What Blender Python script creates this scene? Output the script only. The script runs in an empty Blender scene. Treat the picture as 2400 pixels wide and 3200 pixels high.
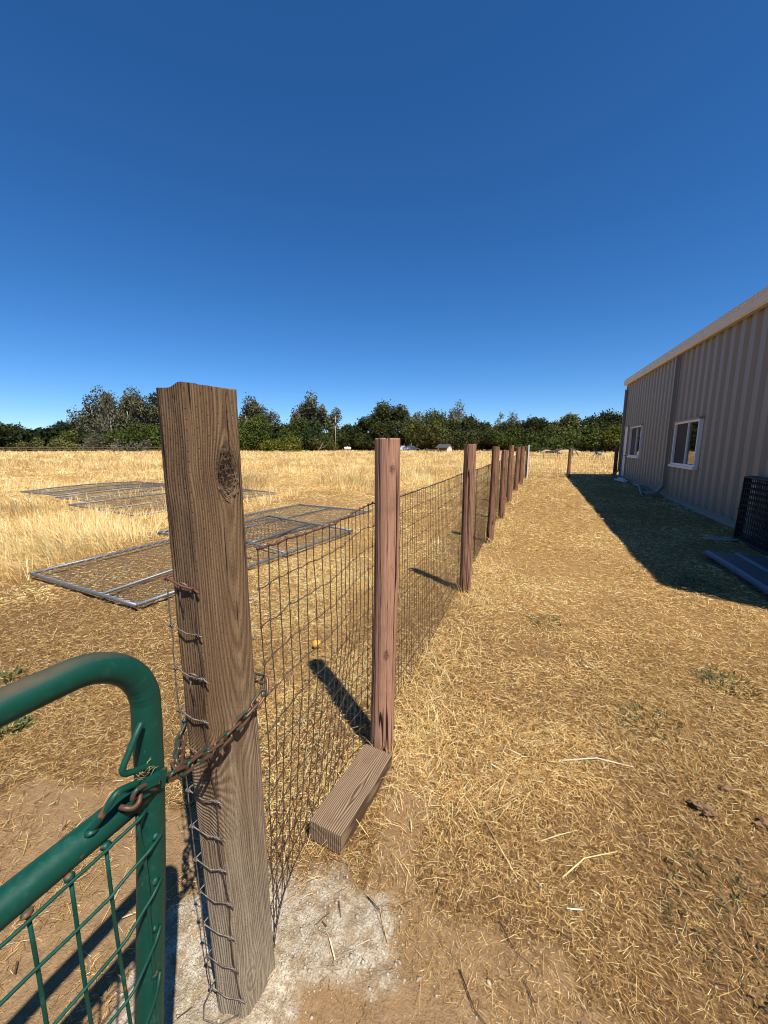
import bpy, math, random
import numpy as np
from mathutils import Vector, Matrix

SC = bpy.context.scene
COL = SC.collection
rng = np.random.default_rng(11)
random.seed(5)
R = math.radians

# ------------------------------------------------------------------ camera
EYE = 1.5
cam_d = bpy.data.cameras.new("camera")
cam = bpy.data.objects.new("camera", cam_d)
COL.objects.link(cam)
cam_d.sensor_fit = 'VERTICAL'
cam_d.sensor_height = 32.0
cam_d.lens = 12.35
cam_d.clip_start = 0.02
cam_d.clip_end = 6000
cam.location = (0, 0, EYE)
cam.rotation_euler = (R(90 - 9.444), 0, R(19.678))
SC.camera = cam

# ------------------------------------------------------------------ light
SUN_EL, SUN_AZ = R(58.4), R(128.4)          # azimuth clockwise from +Y
sunv = Vector((math.sin(SUN_AZ) * math.cos(SUN_EL), math.cos(SUN_AZ) * math.cos(SUN_EL), math.sin(SUN_EL)))
ld = bpy.data.lights.new("sun", 'SUN')
ld.energy = 5.0
ld.angle = R(0.53)
ld.color = (1.0, 0.935, 0.84)
lo = bpy.data.objects.new("sun", ld)
COL.objects.link(lo)
lo.rotation_euler = sunv.to_track_quat('Z', 'Y').to_euler()
lo.location = (20, -15, 40)

world = bpy.data.worlds.new("World")
SC.world = world
world.use_nodes = True
wt = world.node_tree
wt.nodes.clear()
w_out = wt.nodes.new('ShaderNodeOutputWorld')
w_bg = wt.nodes.new('ShaderNodeBackground')
w_sky = wt.nodes.new('ShaderNodeTexSky')
w_sky.sky_type = 'NISHITA'
w_sky.sun_disc = False
w_sky.sun_elevation = SUN_EL
w_sky.sun_rotation = SUN_AZ
w_sky.altitude = 100
w_sky.air_density = 0.8
w_sky.dust_density = 0.0
w_sky.ozone_density = 10.0
w_hsv = wt.nodes.new('ShaderNodeHueSaturation')
w_hsv.inputs['Saturation'].default_value = 1.15
w_hsv.inputs['Hue'].default_value = 0.5005
w_bg.inputs['Strength'].default_value = 0.095
wt.links.new(w_sky.outputs['Color'], w_hsv.inputs['Color'])
wt.links.new(w_hsv.outputs['Color'], w_bg.inputs['Color'])
wt.links.new(w_bg.outputs['Background'], w_out.inputs['Surface'])

SC.view_settings.view_transform = 'Standard'
SC.view_settings.look = 'None'
SC.view_settings.exposure = 0.56
SC.view_settings.gamma = 1.0
SC.view_settings.use_curve_mapping = False
SC.render.engine = 'CYCLES'
SC.cycles.filter_width = 1.05
SC.cycles.max_bounces = 6
SC.cycles.diffuse_bounces = 2
SC.cycles.transparent_max_bounces = 8
SC.cycles.use_denoising = True
SC.cycles.denoiser = 'OPENIMAGEDENOISE'
SC.cycles.denoising_input_passes = 'RGB_ALBEDO_NORMAL'
SC.cycles.denoising_prefilter = 'ACCURATE'


# ================================================================== helpers
def pick(fw, lat):
    """point on the ground: fw metres straight ahead of the photographer, lat metres to the right"""
    a = R(19.678)
    return np.array([-math.sin(a) * fw + math.cos(a) * lat, math.cos(a) * fw + math.sin(a) * lat])


class MB:
    """collects shapes and links them as ONE mesh object"""

    def __init__(self):
        self.v, self.f, self.n, self.uv, self.smooth = [], [], 0, [], []

    def add(self, verts, faces, smooth=True, uv=None):
        verts = np.asarray(verts, float)
        self.v.append(verts)
        for q in faces:
            self.f.append([i + self.n for i in q])
            self.smooth.append(smooth)
        self.uv.append(np.zeros((len(verts), 2)) if uv is None else np.asarray(uv, float))
        self.n += len(verts)
        return self

    def box(self, c, s, rot=None, smooth=False):
        c = np.asarray(c, float)
        h = np.asarray(s, float) / 2
        p = np.array([[x, y, z] for x in (-1, 1) for y in (-1, 1) for z in (-1, 1)], float) * h
        if rot is not None:
            p = p @ np.asarray(rot).T
        self.add(p + c, [(0, 1, 3, 2), (4, 6, 7, 5), (0, 4, 5, 1), (2, 3, 7, 6), (0, 2, 6, 4), (1, 5, 7, 3)], smooth)
        return self

    def beam(self, a, b, w, h, up=(0, 0, 1)):
        a, b = np.asarray(a, float), np.asarray(b, float)
        d = b - a
        L = np.linalg.norm(d)
        d = d / L
        up = np.asarray(up, float)
        s = np.cross(d, up)
        s /= np.linalg.norm(s)
        u = np.cross(s, d)
        M = np.stack([d, s, u], 1)
        return self.box((a + b) / 2, (L, w, h), M)

    def tube(self, pts, r, n=6, caps=True, smooth=True):
        pts = np.asarray(pts, float)
        k = len(pts)
        rr = np.full(k, r) if np.isscalar(r) else np.asarray(r, float)
        t = np.gradient(pts, axis=0)
        t /= np.linalg.norm(t, axis=1)[:, None] + 1e-12
        ref = np.array([0, 0, 1.0]) if abs(t[0][2]) < 0.9 else np.array([1.0, 0, 0])
        s = np.cross(t[0], ref)
        s /= np.linalg.norm(s)
        V, UV = [], []
        ln = 0
        ang = np.arange(n) * 2 * math.pi / n
        for i in range(k):
            s = s - t[i] * (s @ t[i])
            s /= np.linalg.norm(s) + 1e-12
            b = np.cross(t[i], s)
            if i:
                ln += np.linalg.norm(pts[i] - pts[i - 1])
            V.append(pts[i] + rr[i] * (np.cos(ang)[:, None] * s + np.sin(ang)[:, None] * b))
            UV.append(np.stack([ang, np.full(n, ln)], 1))
        F = []
        for i in range(k - 1):
            for j in range(n):
                j2 = (j + 1) % n
                F.append((i * n + j, i * n + j2, (i + 1) * n + j2, (i + 1) * n + j))
        if caps:
            F.append(tuple(range(n - 1, -1, -1)))
            F.append(tuple((k - 1) * n + j for j in range(n)))
        self.add(np.concatenate(V), F, smooth, np.concatenate(UV))
        return self

    def blob(self, c, r, seed=0, sub=1, rough=0.25):
        import bmesh
        bm = bmesh.new()
        bmesh.ops.create_icosphere(bm, subdivisions=sub, radius=1.0)
        g = np.random.default_rng(seed)
        co = np.array([v.co[:] for v in bm.verts])
        co *= (1 + g.normal(0, rough, (len(co), 1)))
        fs = [[v.index for v in f.verts] for f in bm.faces]
        bm.free()
        self.add(co * np.asarray(r, float) + np.asarray(c, float), fs, rough < 0.15)
        return self

    def build(self, name, m, parent=None, loc=None):
        co = np.concatenate(self.v)
        if loc is not None:
            co = co - np.asarray(loc, float)
        me = bpy.data.meshes.new(name)
        me.from_pydata(co.tolist(), [], self.f)
        me.polygons.foreach_set('use_smooth', self.smooth)
        uv = np.concatenate(self.uv)
        li = np.empty(len(me.loops), np.int32)
        me.loops.foreach_get('vertex_index', li)
        lay = me.uv_layers.new(name='map')
        lay.data.foreach_set('uv', uv[li].astype(np.float32).ravel())
        me.update()
        return link(name, me, m, parent, loc)


def link(name, me, m, parent=None, loc=None):
    o = bpy.data.objects.new(name, me)
    COL.objects.link(o)
    if m is not None:
        me.materials.append(m)
    if loc is not None:
        o.location = [float(x) for x in loc]
    if parent is not None:
        o.parent = parent
        base, q = Vector((0, 0, 0)), parent
        while q is not None:
            base, q = base + q.location, q.parent
        o.location = (Vector((0, 0, 0)) if loc is None else Vector([float(x) for x in loc])) - base
    return o


def tag(o, label=None, cat=None, group=None, kind=None):
    if label:
        o['label'] = label
    if cat:
        o['category'] = cat
    if group:
        o['group'] = group
    if kind:
        o['kind'] = kind
    return o


def thing(name, loc, label, cat, group=None):
    o = bpy.data.objects.new(name, None)
    COL.objects.link(o)
    o.location = [float(x) for x in loc]
    o.empty_display_size = 0.1
    return tag(o, label, cat, group)


def fast_mesh(name, verts, quads, tint=None):
    """quads (N,4) int array -> mesh, per-vertex colour attribute 'tint'"""
    me = bpy.data.meshes.new(name)
    me.vertices.add(len(verts))
    me.vertices.foreach_set('co', np.ascontiguousarray(verts, np.float32).ravel())
    k = quads.shape[1]
    me.loops.add(quads.size)
    me.loops.foreach_set('vertex_index', np.ascontiguousarray(quads, np.int32).ravel())
    me.polygons.add(len(quads))
    me.polygons.foreach_set('loop_start', np.arange(0, quads.size, k, dtype=np.int32))
    if tint is not None:
        a = me.color_attributes.new('tint', 'FLOAT_COLOR', 'POINT')
        c = np.ones((len(verts), 4), np.float32)
        c[:, :3] = tint
        a.data.foreach_set('color', c.ravel())
    me.update(calc_edges=True)
    return me


# value noise -------------------------------------------------------
_tab = np.random.default_rng(3).random((256, 256))


def vnoise(x, y):
    xi, yi = np.floor(x).astype(int), np.floor(y).astype(int)
    fx, fy = x - xi, y - yi
    fx, fy = fx * fx * (3 - 2 * fx), fy * fy * (3 - 2 * fy)
    g = lambda i, j: _tab[i & 255, j & 255]
    return (g(xi, yi) * (1 - fx) + g(xi + 1, yi) * fx) * (1 - fy) + (g(xi, yi + 1) * (1 - fx) + g(xi + 1, yi + 1) * fx) * fy


def fbm(x, y, s=1.0, o=4):
    t, a, n = 0, 0.5, 0
    for i in range(o):
        t = t + a * vnoise(x * s + 17.3 * i, y * s + 9.1 * i)
        n += a
        a *= 0.5
        s *= 2.03
    return t / n


def sstep(a, b, x):
    t = np.clip((x - a) / (b - a), 0, 1)
    return t * t * (3 - 2 * t)


# ---------------------------------------------------------------- materials
class NT:
    def __init__(self, name):
        self.m = bpy.data.materials.new(name)
        self.m.use_nodes = True
        self.t = self.m.node_tree
        self.t.nodes.clear()
        self.out = self.t.nodes.new('ShaderNodeOutputMaterial')

    def n(self, typ, **kw):
        nd = self.t.nodes.new(typ)
        for k, v in kw.items():
            setattr(nd, k, v)
        return nd

    def put(self, sock, v):
        if hasattr(v, 'node'):
            self.t.links.new(v, sock)
        elif v is not None:
            if sock.type == 'RGBA' and not hasattr(v, '__len__'):
                v = (v, v, v)
            if sock.type == 'RGBA' and len(v) == 3:
                v = (*v, 1)
            sock.default_value = v

    def math(self, op, a, b=None, c=None, clamp=False):
        nd = self.n('ShaderNodeMath', operation=op, use_clamp=clamp)
        self.put(nd.inputs[0], a)
        if b is not None:
            self.put(nd.inputs[1], b)
        if c is not None:
            self.put(nd.inputs[2], c)
        return nd.outputs[0]

    def mix(self, f, a, b, mode='MIX'):
        nd = self.n('ShaderNodeMix', data_type='RGBA', blend_type=mode)
        self.put(nd.inputs[0], f)
        self.put(nd.inputs[6], a)
        self.put(nd.inputs[7], b)
        return nd.outputs[2]

    def coord(self, which='Object'):
        return self.n('ShaderNodeTexCoord').outputs[which]

    def mapping(self, v, scale=(1, 1, 1), loc=(0, 0, 0), rot=(0, 0, 0)):
        nd = self.n('ShaderNodeMapping')
        self.put(nd.inputs['Vector'], v)
        nd.inputs['Scale'].default_value = scale
        nd.inputs['Location'].default_value = loc
        nd.inputs['Rotation'].default_value = rot
        return nd.outputs[0]

    def noise(self, v, scale=5, detail=4, rough=0.55, dist=0.0):
        nd = self.n('ShaderNodeTexNoise')
        self.put(nd.inputs['Vector'], v)
        nd.inputs['Scale'].default_value = scale
        nd.inputs['Detail'].default_value = detail
        nd.inputs['Roughness'].default_value = rough
        nd.inputs['Distortion'].default_value = dist
        return nd.outputs[0]

    def voro(self, v, scale=5, feature='F1', out='Distance'):
        nd = self.n('ShaderNodeTexVoronoi', feature=feature)
        self.put(nd.inputs['Vector'], v)
        nd.inputs['Scale'].default_value = scale
        return nd.outputs[out]

    def ramp(self, f, stops, interp='LINEAR'):
        nd = self.n('ShaderNodeValToRGB')
        nd.color_ramp.interpolation = interp
        el = nd.color_ramp.elements
        while len(el) < len(stops):
            el.new(0.5)
        for e, (p, c) in zip(el, stops):
            e.position = p
            e.color = (*c, 1) if hasattr(c, '__len__') else (c, c, c, 1)
        self.put(nd.inputs[0], f)
        return nd.outputs[0]

    def attr(self, name, out='Color'):
        return self.n('ShaderNodeAttribute', attribute_name=name).outputs[out]

    def sep(self, v):
        nd = self.n('ShaderNodeSeparateXYZ')
        self.put(nd.inputs[0], v)
        return nd.outputs

    def comb(self, x, y, z=0.0):
        nd = self.n('ShaderNodeCombineXYZ')
        for i, v in enumerate((x, y, z)):
            self.put(nd.inputs[i], v)
        return nd.outputs[0]

    def bump(self, h, strength=0.5, dist=0.01, normal=None):
        nd = self.n('ShaderNodeBump')
        nd.inputs['Strength'].default_value = strength
        nd.inputs['Distance'].default_value = dist
        self.put(nd.inputs['Height'], h)
        if normal is not None:
            self.put(nd.inputs['Normal'], normal)
        return nd.outputs[0]

    def principled(self, color, rough=0.8, metal=0.0, normal=None, spec=0.3):
        nd = self.n('ShaderNodeBsdfPrincipled')
        self.put(nd.inputs['Base Color'], color)
        self.put(nd.inputs['Roughness'], rough)
        self.put(nd.inputs['Metallic'], metal)
        nd.inputs['Specular IOR Level'].default_value = spec
        if normal is not None:
            self.put(nd.inputs['Normal'], normal)
        self.t.links.new(nd.outputs[0], self.out.inputs[0])
        return self.m

    def leafy(self, color, trans=0.3):
        d = self.n('ShaderNodeBsdfDiffuse')
        t = self.n('ShaderNodeBsdfTranslucent')
        mx = self.n('ShaderNodeMixShader')
        mx.inputs[0].default_value = trans
        self.put(d.inputs['Color'], color)
        self.put(t.inputs['Color'], color)
        self.t.links.new(d.outputs[0], mx.inputs[1])
        self.t.links.new(t.outputs[0], mx.inputs[2])
        self.t.links.new(mx.outputs[0], self.out.inputs[0])
        return self.m


def m_ground():
    k = NT('ground_soil')
    p = k.coord('Object')
    zone = k.attr('zone')
    sr, sg, sb = k.n('ShaderNodeSeparateColor').outputs, None, None
    sc = k.n('ShaderNodeSeparateColor')
    k.put(sc.inputs[0], zone)
    dirt, pale, field = sc.outputs[0], sc.outputs[1], sc.outputs[2]
    n1 = k.noise(p, 3.0, 6, 0.6)
    n2 = k.noise(p, 40, 5, 0.65)
    n3 = k.noise(p, 160, 3, 0.6)
    f1 = k.noise(k.mapping(p, (70, 14, 14), rot=(0, 0, 0.5)), 1.0, 4, 0.7, 1.5)
    f2 = k.noise(k.mapping(p, (14, 80, 14), rot=(0, 0, -0.3)), 1.0, 4, 0.7, 1.5)
    fib = k.math('MAXIMUM', f1, f2)
    thatch = k.ramp(fib, [(0.42, (0.062, 0.034, 0.014)), (0.53, (0.165, 0.095, 0.04)), (0.64, (0.34, 0.21, 0.088)), (0.8, (0.52, 0.36, 0.16))])
    thatch = k.mix(k.math('MULTIPLY', n1, 0.75), thatch, k.mix(0.55, thatch, (0.15, 0.08, 0.034)))
    soil = k.ramp(n2, [(0.3, (0.25, 0.155, 0.074)), (0.55, (0.33, 0.21, 0.105)), (0.8, (0.39, 0.26, 0.14))])
    soil = k.mix(k.ramp(n1, [(0.35, 0.0), (0.7, 0.55)]), soil, (0.23, 0.14, 0.066))
    chalk = k.ramp(k.noise(p, 22, 8, 0.78), [(0.36, (0.26, 0.175, 0.095)), (0.46, (0.42, 0.33, 0.215)), (0.54, (0.60, 0.52, 0.385)), (0.66, (0.74, 0.68, 0.56))])
    chalk = k.mix(k.ramp(k.noise(p, 6, 4, 0.6), [(0.5, 0.0), (0.68, 0.75)]), chalk, (0.36, 0.31, 0.215))
    chalk = k.mix(k.ramp(n3, [(0.42, 0.45), (0.6, 0.0)]), chalk, (0.2, 0.15, 0.095))
    gold = k.ramp(fib, [(0.4, (0.30, 0.175, 0.06)), (0.62, (0.52, 0.33, 0.115)), (0.8, (0.68, 0.46, 0.18))])
    edge = k.math('SUBTRACT', k.math('MULTIPLY', n2, 0.5), 0.25)
    md = k.ramp(k.math('ADD', dirt, edge), [(0.35, 0.0), (0.6, 1.0)])
    mp = k.ramp(k.math('ADD', pale, k.math('MULTIPLY', k.math('SUBTRACT', k.noise(p, 8, 8, 0.75), 0.5), 1.7)), [(0.12, 0.0), (0.9, 1.0)])
    c = k.mix(field, thatch, gold)
    c = k.mix(md, c, soil)
    c = k.mix(k.math('MULTIPLY', mp, 0.92), c, chalk)
    h = k.math('ADD', k.math('MULTIPLY', n2, 0.6), k.math('ADD', k.math('MULTIPLY', n3, 0.35), k.math('MULTIPLY', fib, 0.6)))
    nb = k.bump(h, 0.8, 0.02)
    return k.principled(c, 0.95, 0, nb, 0.1)


def m_blade(name, trans=0.25):
    k = NT(name)
    return k.leafy(k.attr('tint'), trans)


def m_gatepost():
    k = NT('weathered_square_timber')
    uvn = k.n('ShaderNodeUVMap', uv_map='map').outputs[0]
    s = k.sep(uvn)
    u, v = s[0], s[1]
    obj = k.coord('Object')
    wob = k.math('MULTIPLY', k.math('SUBTRACT', k.noise(k.mapping(obj, (6, 6, 1.1)), 1.0, 3, 0.6), 0.5), 0.05)

    def knot(u0, v0, au, av):
        du = k.math('DIVIDE', k.math('SUBTRACT', u, u0), au)
        dv = k.math('DIVIDE', k.math('SUBTRACT', v, v0), av)
        return k.math('SQRT', k.math('ADD', k.math('MULTIPLY', du, du), k.math('MULTIPLY', dv, dv))), du
    r1, du1 = knot(0.083, 1.447, 0.042, 0.076)
    r2, du2 = knot(0.03, 0.10, 0.032, 0.06)
    push1 = k.math('MULTIPLY', k.math('DIVIDE', du1, k.math('ADD', 0.35, k.math('MULTIPLY', r1, r1))), -0.016)
    push2 = k.math('MULTIPLY', k.math('DIVIDE', du2, k.math('ADD', 0.35, k.math('MULTIPLY', r2, r2))), -0.014)
    # cathedral drift below the knot
    uu = k.math('ADD', k.math('ADD', u, wob), k.math('ADD', push1, push2))
    eu = k.math('SUBTRACT', k.math('ADD', u, k.math('MULTIPLY', wob, 0.5)), 0.083)
    dv_ = k.math('SUBTRACT', v, 1.447)
    dq = k.math('DIVIDE', dv_, 0.085)
    asp = k.math('ADD', 0.085, k.math('DIVIDE', 0.40, k.math('ADD', 1.0, k.math('MULTIPLY', dq, dq))))
    ev = k.math('MULTIPLY', dv_, asp)
    el = k.math('SQRT', k.math('ADD', k.math('MULTIPLY', eu, eu), k.math('ADD', k.math('MULTIPLY', ev, ev), 0.00002)))
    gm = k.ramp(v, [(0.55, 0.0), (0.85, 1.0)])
    line = k.math('ADD', k.math('MULTIPLY', gm, el), k.math('MULTIPLY', k.math('SUBTRACT', 1.0, gm), uu))
    ph = k.math('ADD', k.math('MULTIPLY', line, 1150.0), k.math('MULTIPLY', k.noise(k.mapping(obj, (30, 30, 5)), 1.0, 3), 6.0))
    band = k.math('SINE', ph)
    band = k.math('ADD', k.math('MULTIPLY', band, 0.5), 0.5)
    ring = k.math('ADD', k.math('MULTIPLY', k.math('SINE', k.math('ADD', k.math('MULTIPLY', r1, 17.0), k.math('MULTIPLY', k.noise(obj, 60, 2), 5))), 0.5), 0.5)
    ring2 = k.math('ADD', k.math('MULTIPLY', k.math('SINE', k.math('MULTIPLY', r2, 16.0)), 0.5), 0.5)
    near1 = k.ramp(r1, [(0.55, 1.0), (1.0, 0.0)])
    near2 = k.ramp(r2, [(0.5, 1.0), (0.95, 0.0)])
    g = band
    g = k.mix(near2, g, ring2)
    wide = k.noise(k.mapping(obj, (38, 38, 1.6)), 1.0, 4, 0.6)
    fine = k.noise(k.mapping(obj, (330, 330, 9)), 1.0, 4, 0.65)
    lat = k.ramp(g, [(0.25, 0.0), (0.7, 0.5), (1.0, 1.0)])
    amt = k.ramp(k.noise(k.mapping(obj, (16, 16, 2.2), loc=(3, 1, 4)), 1.0, 3), [(0.35, 0.35), (0.68, 0.95)])
    mixg = k.math('MULTIPLY', lat, amt)
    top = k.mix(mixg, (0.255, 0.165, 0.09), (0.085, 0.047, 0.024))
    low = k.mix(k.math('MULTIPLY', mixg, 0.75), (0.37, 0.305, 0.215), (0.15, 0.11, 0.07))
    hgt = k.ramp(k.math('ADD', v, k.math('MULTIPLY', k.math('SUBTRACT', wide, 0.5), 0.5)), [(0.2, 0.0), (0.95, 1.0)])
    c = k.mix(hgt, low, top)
    c = k.mix(k.math('MULTIPLY', k.ramp(wide, [(0.4, 0.0), (0.72, 0.7)]), hgt), c, (0.13, 0.07, 0.034))
    c = k.mix(k.math('MULTIPLY', k.ramp(fine, [(0.35, 1.0), (0.55, 0.0)]), 0.55), c, (0.07, 0.042, 0.024))
    c = k.mix(k.math('MULTIPLY', near1, 0.45), c, (0.10, 0.068, 0.045))
    c = k.mix(k.math('MULTIPLY', k.math('MULTIPLY', k.ramp(k.math('ADD', u, 1.0), [(0.995, 1.0), (1.0, 0.0)]), hgt), k.ramp(k.noise(k.mapping(obj, (24, 24, 7)), 1.0, 5, 0.7), [(0.38, 0.0), (0.62, 0.75)])), c, (0.075, 0.045, 0.026))
    # rough knot centre
    heart = k.math('MULTIPLY', k.ramp(r1, [(0.3, 1.0), (0.75, 0.0)]), k.ramp(k.noise(obj, 130, 4, 0.7), [(0.42, 1.0), (0.55, 0.0)]))
    c = k.mix(heart, c, (0.02, 0.013, 0.009))
    # lichen and wear flecks on the side
    fleck = k.ramp(k.noise(obj, 90, 5, 0.75), [(0.62, 0.0), (0.68, 1.0)])
    fm = k.ramp(k.noise(obj, 9, 3), [(0.52, 0.0), (0.66, 0.5)])
    c = k.mix(k.math('MULTIPLY', fleck, fm), c, (0.40, 0.34, 0.25))
    # incising marks: rows of small slits pressed into treated timber
    iu = k.math('SUBTRACT', k.math('FRACT', k.math('DIVIDE', u, 0.0125)), 0.5)
    row = k.math('FLOOR', k.math('DIVIDE', v, 0.021))
    iv = k.math('SUBTRACT', k.math('FRACT', k.math('ADD', k.math('DIVIDE', v, 0.021), k.math('MULTIPLY', k.math('FLOOR', k.math('DIVIDE', u, 0.0125)), 0.37))), 0.5)
    dd = k.math('ADD', k.math('MULTIPLY', k.math('MULTIPLY', iu, iu), 60), k.math('MULTIPLY', k.math('MULTIPLY', iv, iv), 55))
    inc = k.ramp(dd, [(0.3, 1.0), (0.9, 0.0)])
    c = k.mix(k.math('MULTIPLY', inc, k.ramp(k.noise(obj, 35, 3), [(0.42, 0.0), (0.62, 0.28)])), c, (0.03, 0.018, 0.01))
    crack = k.ramp(k.noise(k.mapping(obj, (75, 75, 1.9), loc=(5, 2, 0)), 1.0, 2, 0.5), [(0.30, 1.0), (0.335, 0.0)])
    crack = k.math('MULTIPLY', crack, k.ramp(v, [(0.6, 0.0), (0.8, 1.0)]))
    c = k.mix(k.math('MULTIPLY', crack, 0.9), c, (0.018, 0.011, 0.007))
    h = k.math('ADD', k.math('MULTIPLY', g, -0.5), k.math('ADD', k.math('MULTIPLY', fine, 0.9), k.math('MULTIPLY', crack, -2.5)))
    h = k.math('ADD', h, k.math('ADD', k.math('MULTIPLY', heart, -2.5), k.math('MULTIPLY', inc, -0.4)))
    return k.principled(c, 0.9, 0, k.bump(h, 0.8, 0.004), 0.15)


def m_roundpost(name, base, dark, seed):
    k = NT(name)
    obj = k.coord('Object')
    p = k.mapping(obj, (1, 1, 1), loc=(seed * 3.1, seed * 1.7, seed * 2.3))
    streak = k.noise(k.mapping(p, (60, 60, 2.5)), 1.0, 5, 0.65)
    fine = k.noise(k.mapping(p, (240, 240, 8)), 1.0, 4, 0.65)
    blot = k.noise(p, 7, 4, 0.6)
    c = k.mix(k.ramp(streak, [(0.35, 0.0), (0.7, 1.0)]), base, tuple(x * 1.3 for x in base))
    c = k.mix(k.math('MULTIPLY', k.ramp(fine, [(0.36, 1.0), (0.52, 0.0)]), 0.5), c, tuple(x * 0.4 for x in base))
    c = k.mix(k.ramp(blot, [(0.55, 0.0), (0.75, 0.55)]), c, dark)
    warp = k.math('ADD', k.math('MULTIPLY', k.noise(k.mapping(p, (2, 2, 3.0)), 1.0, 3), 1.0), 0.0)
    cr = k.noise(k.mapping(p, (26, 26, 0.7)), 1.0, 2, 0.45, 0.15)
    crack = k.ramp(k.math('ABSOLUTE', k.math('SUBTRACT', cr, 0.5)), [(0.010, 1.0), (0.024, 0.0)])
    cmask = k.ramp(k.noise(k.mapping(p, (9, 9, 1.6), loc=(7, 7, 7)), 1.0, 2), [(0.34, 0.0), (0.42, 1.0)])
    crack = k.math('MULTIPLY', crack, cmask)
    so = k.sep(obj)
    th = k.math('ARCTAN2', so[1], so[0])
    th = k.math('ADD', k.math('MULTIPLY', th, 11.0 / 6.2832), k.math('ADD', seed * 0.37 + 20.0, k.math('MULTIPLY', k.math('SUBTRACT', k.noise(k.mapping(p, (3, 3, 1.6)), 1.0, 3), 0.5), 1.3)))
    cell = k.math('FLOOR', th)
    fr = k.math('ABSOLUTE', k.math('SUBTRACT', k.math('FRACT', th), 0.5))
    wmask = k.noise(k.comb(k.math('MULTIPLY', cell, 3.7), k.math('MULTIPLY', so[2], 1.3), seed * 2.0), 1.0, 2, 0.6)
    wide = k.math('MULTIPLY', k.ramp(wmask, [(0.40, 0.0), (0.62, 1.0)]), 0.075)
    chk = k.math('LESS_THAN', fr, wide)
    crack = k.math('MAXIMUM', crack, chk)
    kn = k.voro(k.mapping(p, (9, 9, 4.2)), 1.0)
    knot = k.math('MULTIPLY', k.ramp(k.math('ADD', kn, k.math('MULTIPLY', k.noise(p, 60, 3), 0.12)), [(0.13, 1.0), (0.21, 0.0)]), k.ramp(k.noise(k.mapping(p, (5, 5, 3), loc=(2, 9, 4)), 1.0, 1), [(0.47, 0.0), (0.55, 1.0)]))
    ringd = k.math('MULTIPLY', knot, k.ramp(k.noise(p, 150, 3), [(0.4, 1.0), (0.6, 0.3)]))
    c = k.mix(k.math('MULTIPLY', ringd, 0.85), c, (0.045, 0.022, 0.014))
    c = k.mix(crack, c, (0.02, 0.01, 0.007))
    h = k.math('ADD', k.math('ADD', k.math('MULTIPLY', fine, 0.6), k.math('MULTIPLY', streak, 0.4)), k.math('ADD', k.math('MULTIPLY', crack, -2.2), k.math('MULTIPLY', knot, 0.6)))
    return k.principled(c, 0.85, 0, k.bump(h, 0.8, 0.005), 0.15)


def m_block():
    k = NT('grey_cut_timber')
    obj = k.coord('Object')
    s = k.sep(obj)
    warp = k.math('MULTIPLY', k.noise(k.mapping(obj, (3, 9, 9)), 1.0, 2), 0.012)
    dx = k.math('DIVIDE', k.math('SUBTRACT', s[0], -0.03), 0.11)
    dy = k.math('DIVIDE', k.math('SUBTRACT', s[1], -0.025), 0.024)
    rr = k.math('SQRT', k.math('ADD', k.math('MULTIPLY', dx, dx), k.math('MULTIPLY', dy, dy)))
    push = k.math('MULTIPLY', k.math('DIVIDE', dy, k.math('ADD', 0.3, k.math('MULTIPLY', rr, rr))), -0.012)
    yy = k.math('ADD', k.math('ADD', s[1], warp), push)
    band = k.math('ADD', k.math('MULTIPLY', k.math('SINE', k.math('MULTIPLY', yy, 820.0)), 0.5), 0.5)
    fine = k.noise(k.mapping(obj, (8, 300, 300)), 1.0, 4, 0.65)
    blot = k.noise(obj, 14, 3)
    c = k.mix(k.ramp(band, [(0.25, 0.0), (0.9, 1.0)]), (0.33, 0.235, 0.145), (0.095, 0.055, 0.03))
    c = k.mix(k.ramp(fine, [(0.35, 0.5), (0.6, 0.0)]), c, (0.10, 0.065, 0.04))
    c = k.mix(k.ramp(blot, [(0.6, 0.0), (0.75, 0.5)]), c, (0.15, 0.08, 0.05))
    h = k.math('ADD', k.math('MULTIPLY', band, -0.5), fine)
    return k.principled(c, 0.9, 0, k.bump(h, 0.7, 0.003), 0.15)


def m_rustwire(name, a, b, metal=0.3, rough=0.65, scale=30):
    k = NT(name)
    n = k.noise(k.coord('Object'), scale, 4, 0.6)
    c = k.mix(k.ramp(n, [(0.38, 0.0), (0.56, 1.0)]), a, b)
    return k.principled(c, rough, metal, k.bump(n, 0.3, 0.001), 0.3)


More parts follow.
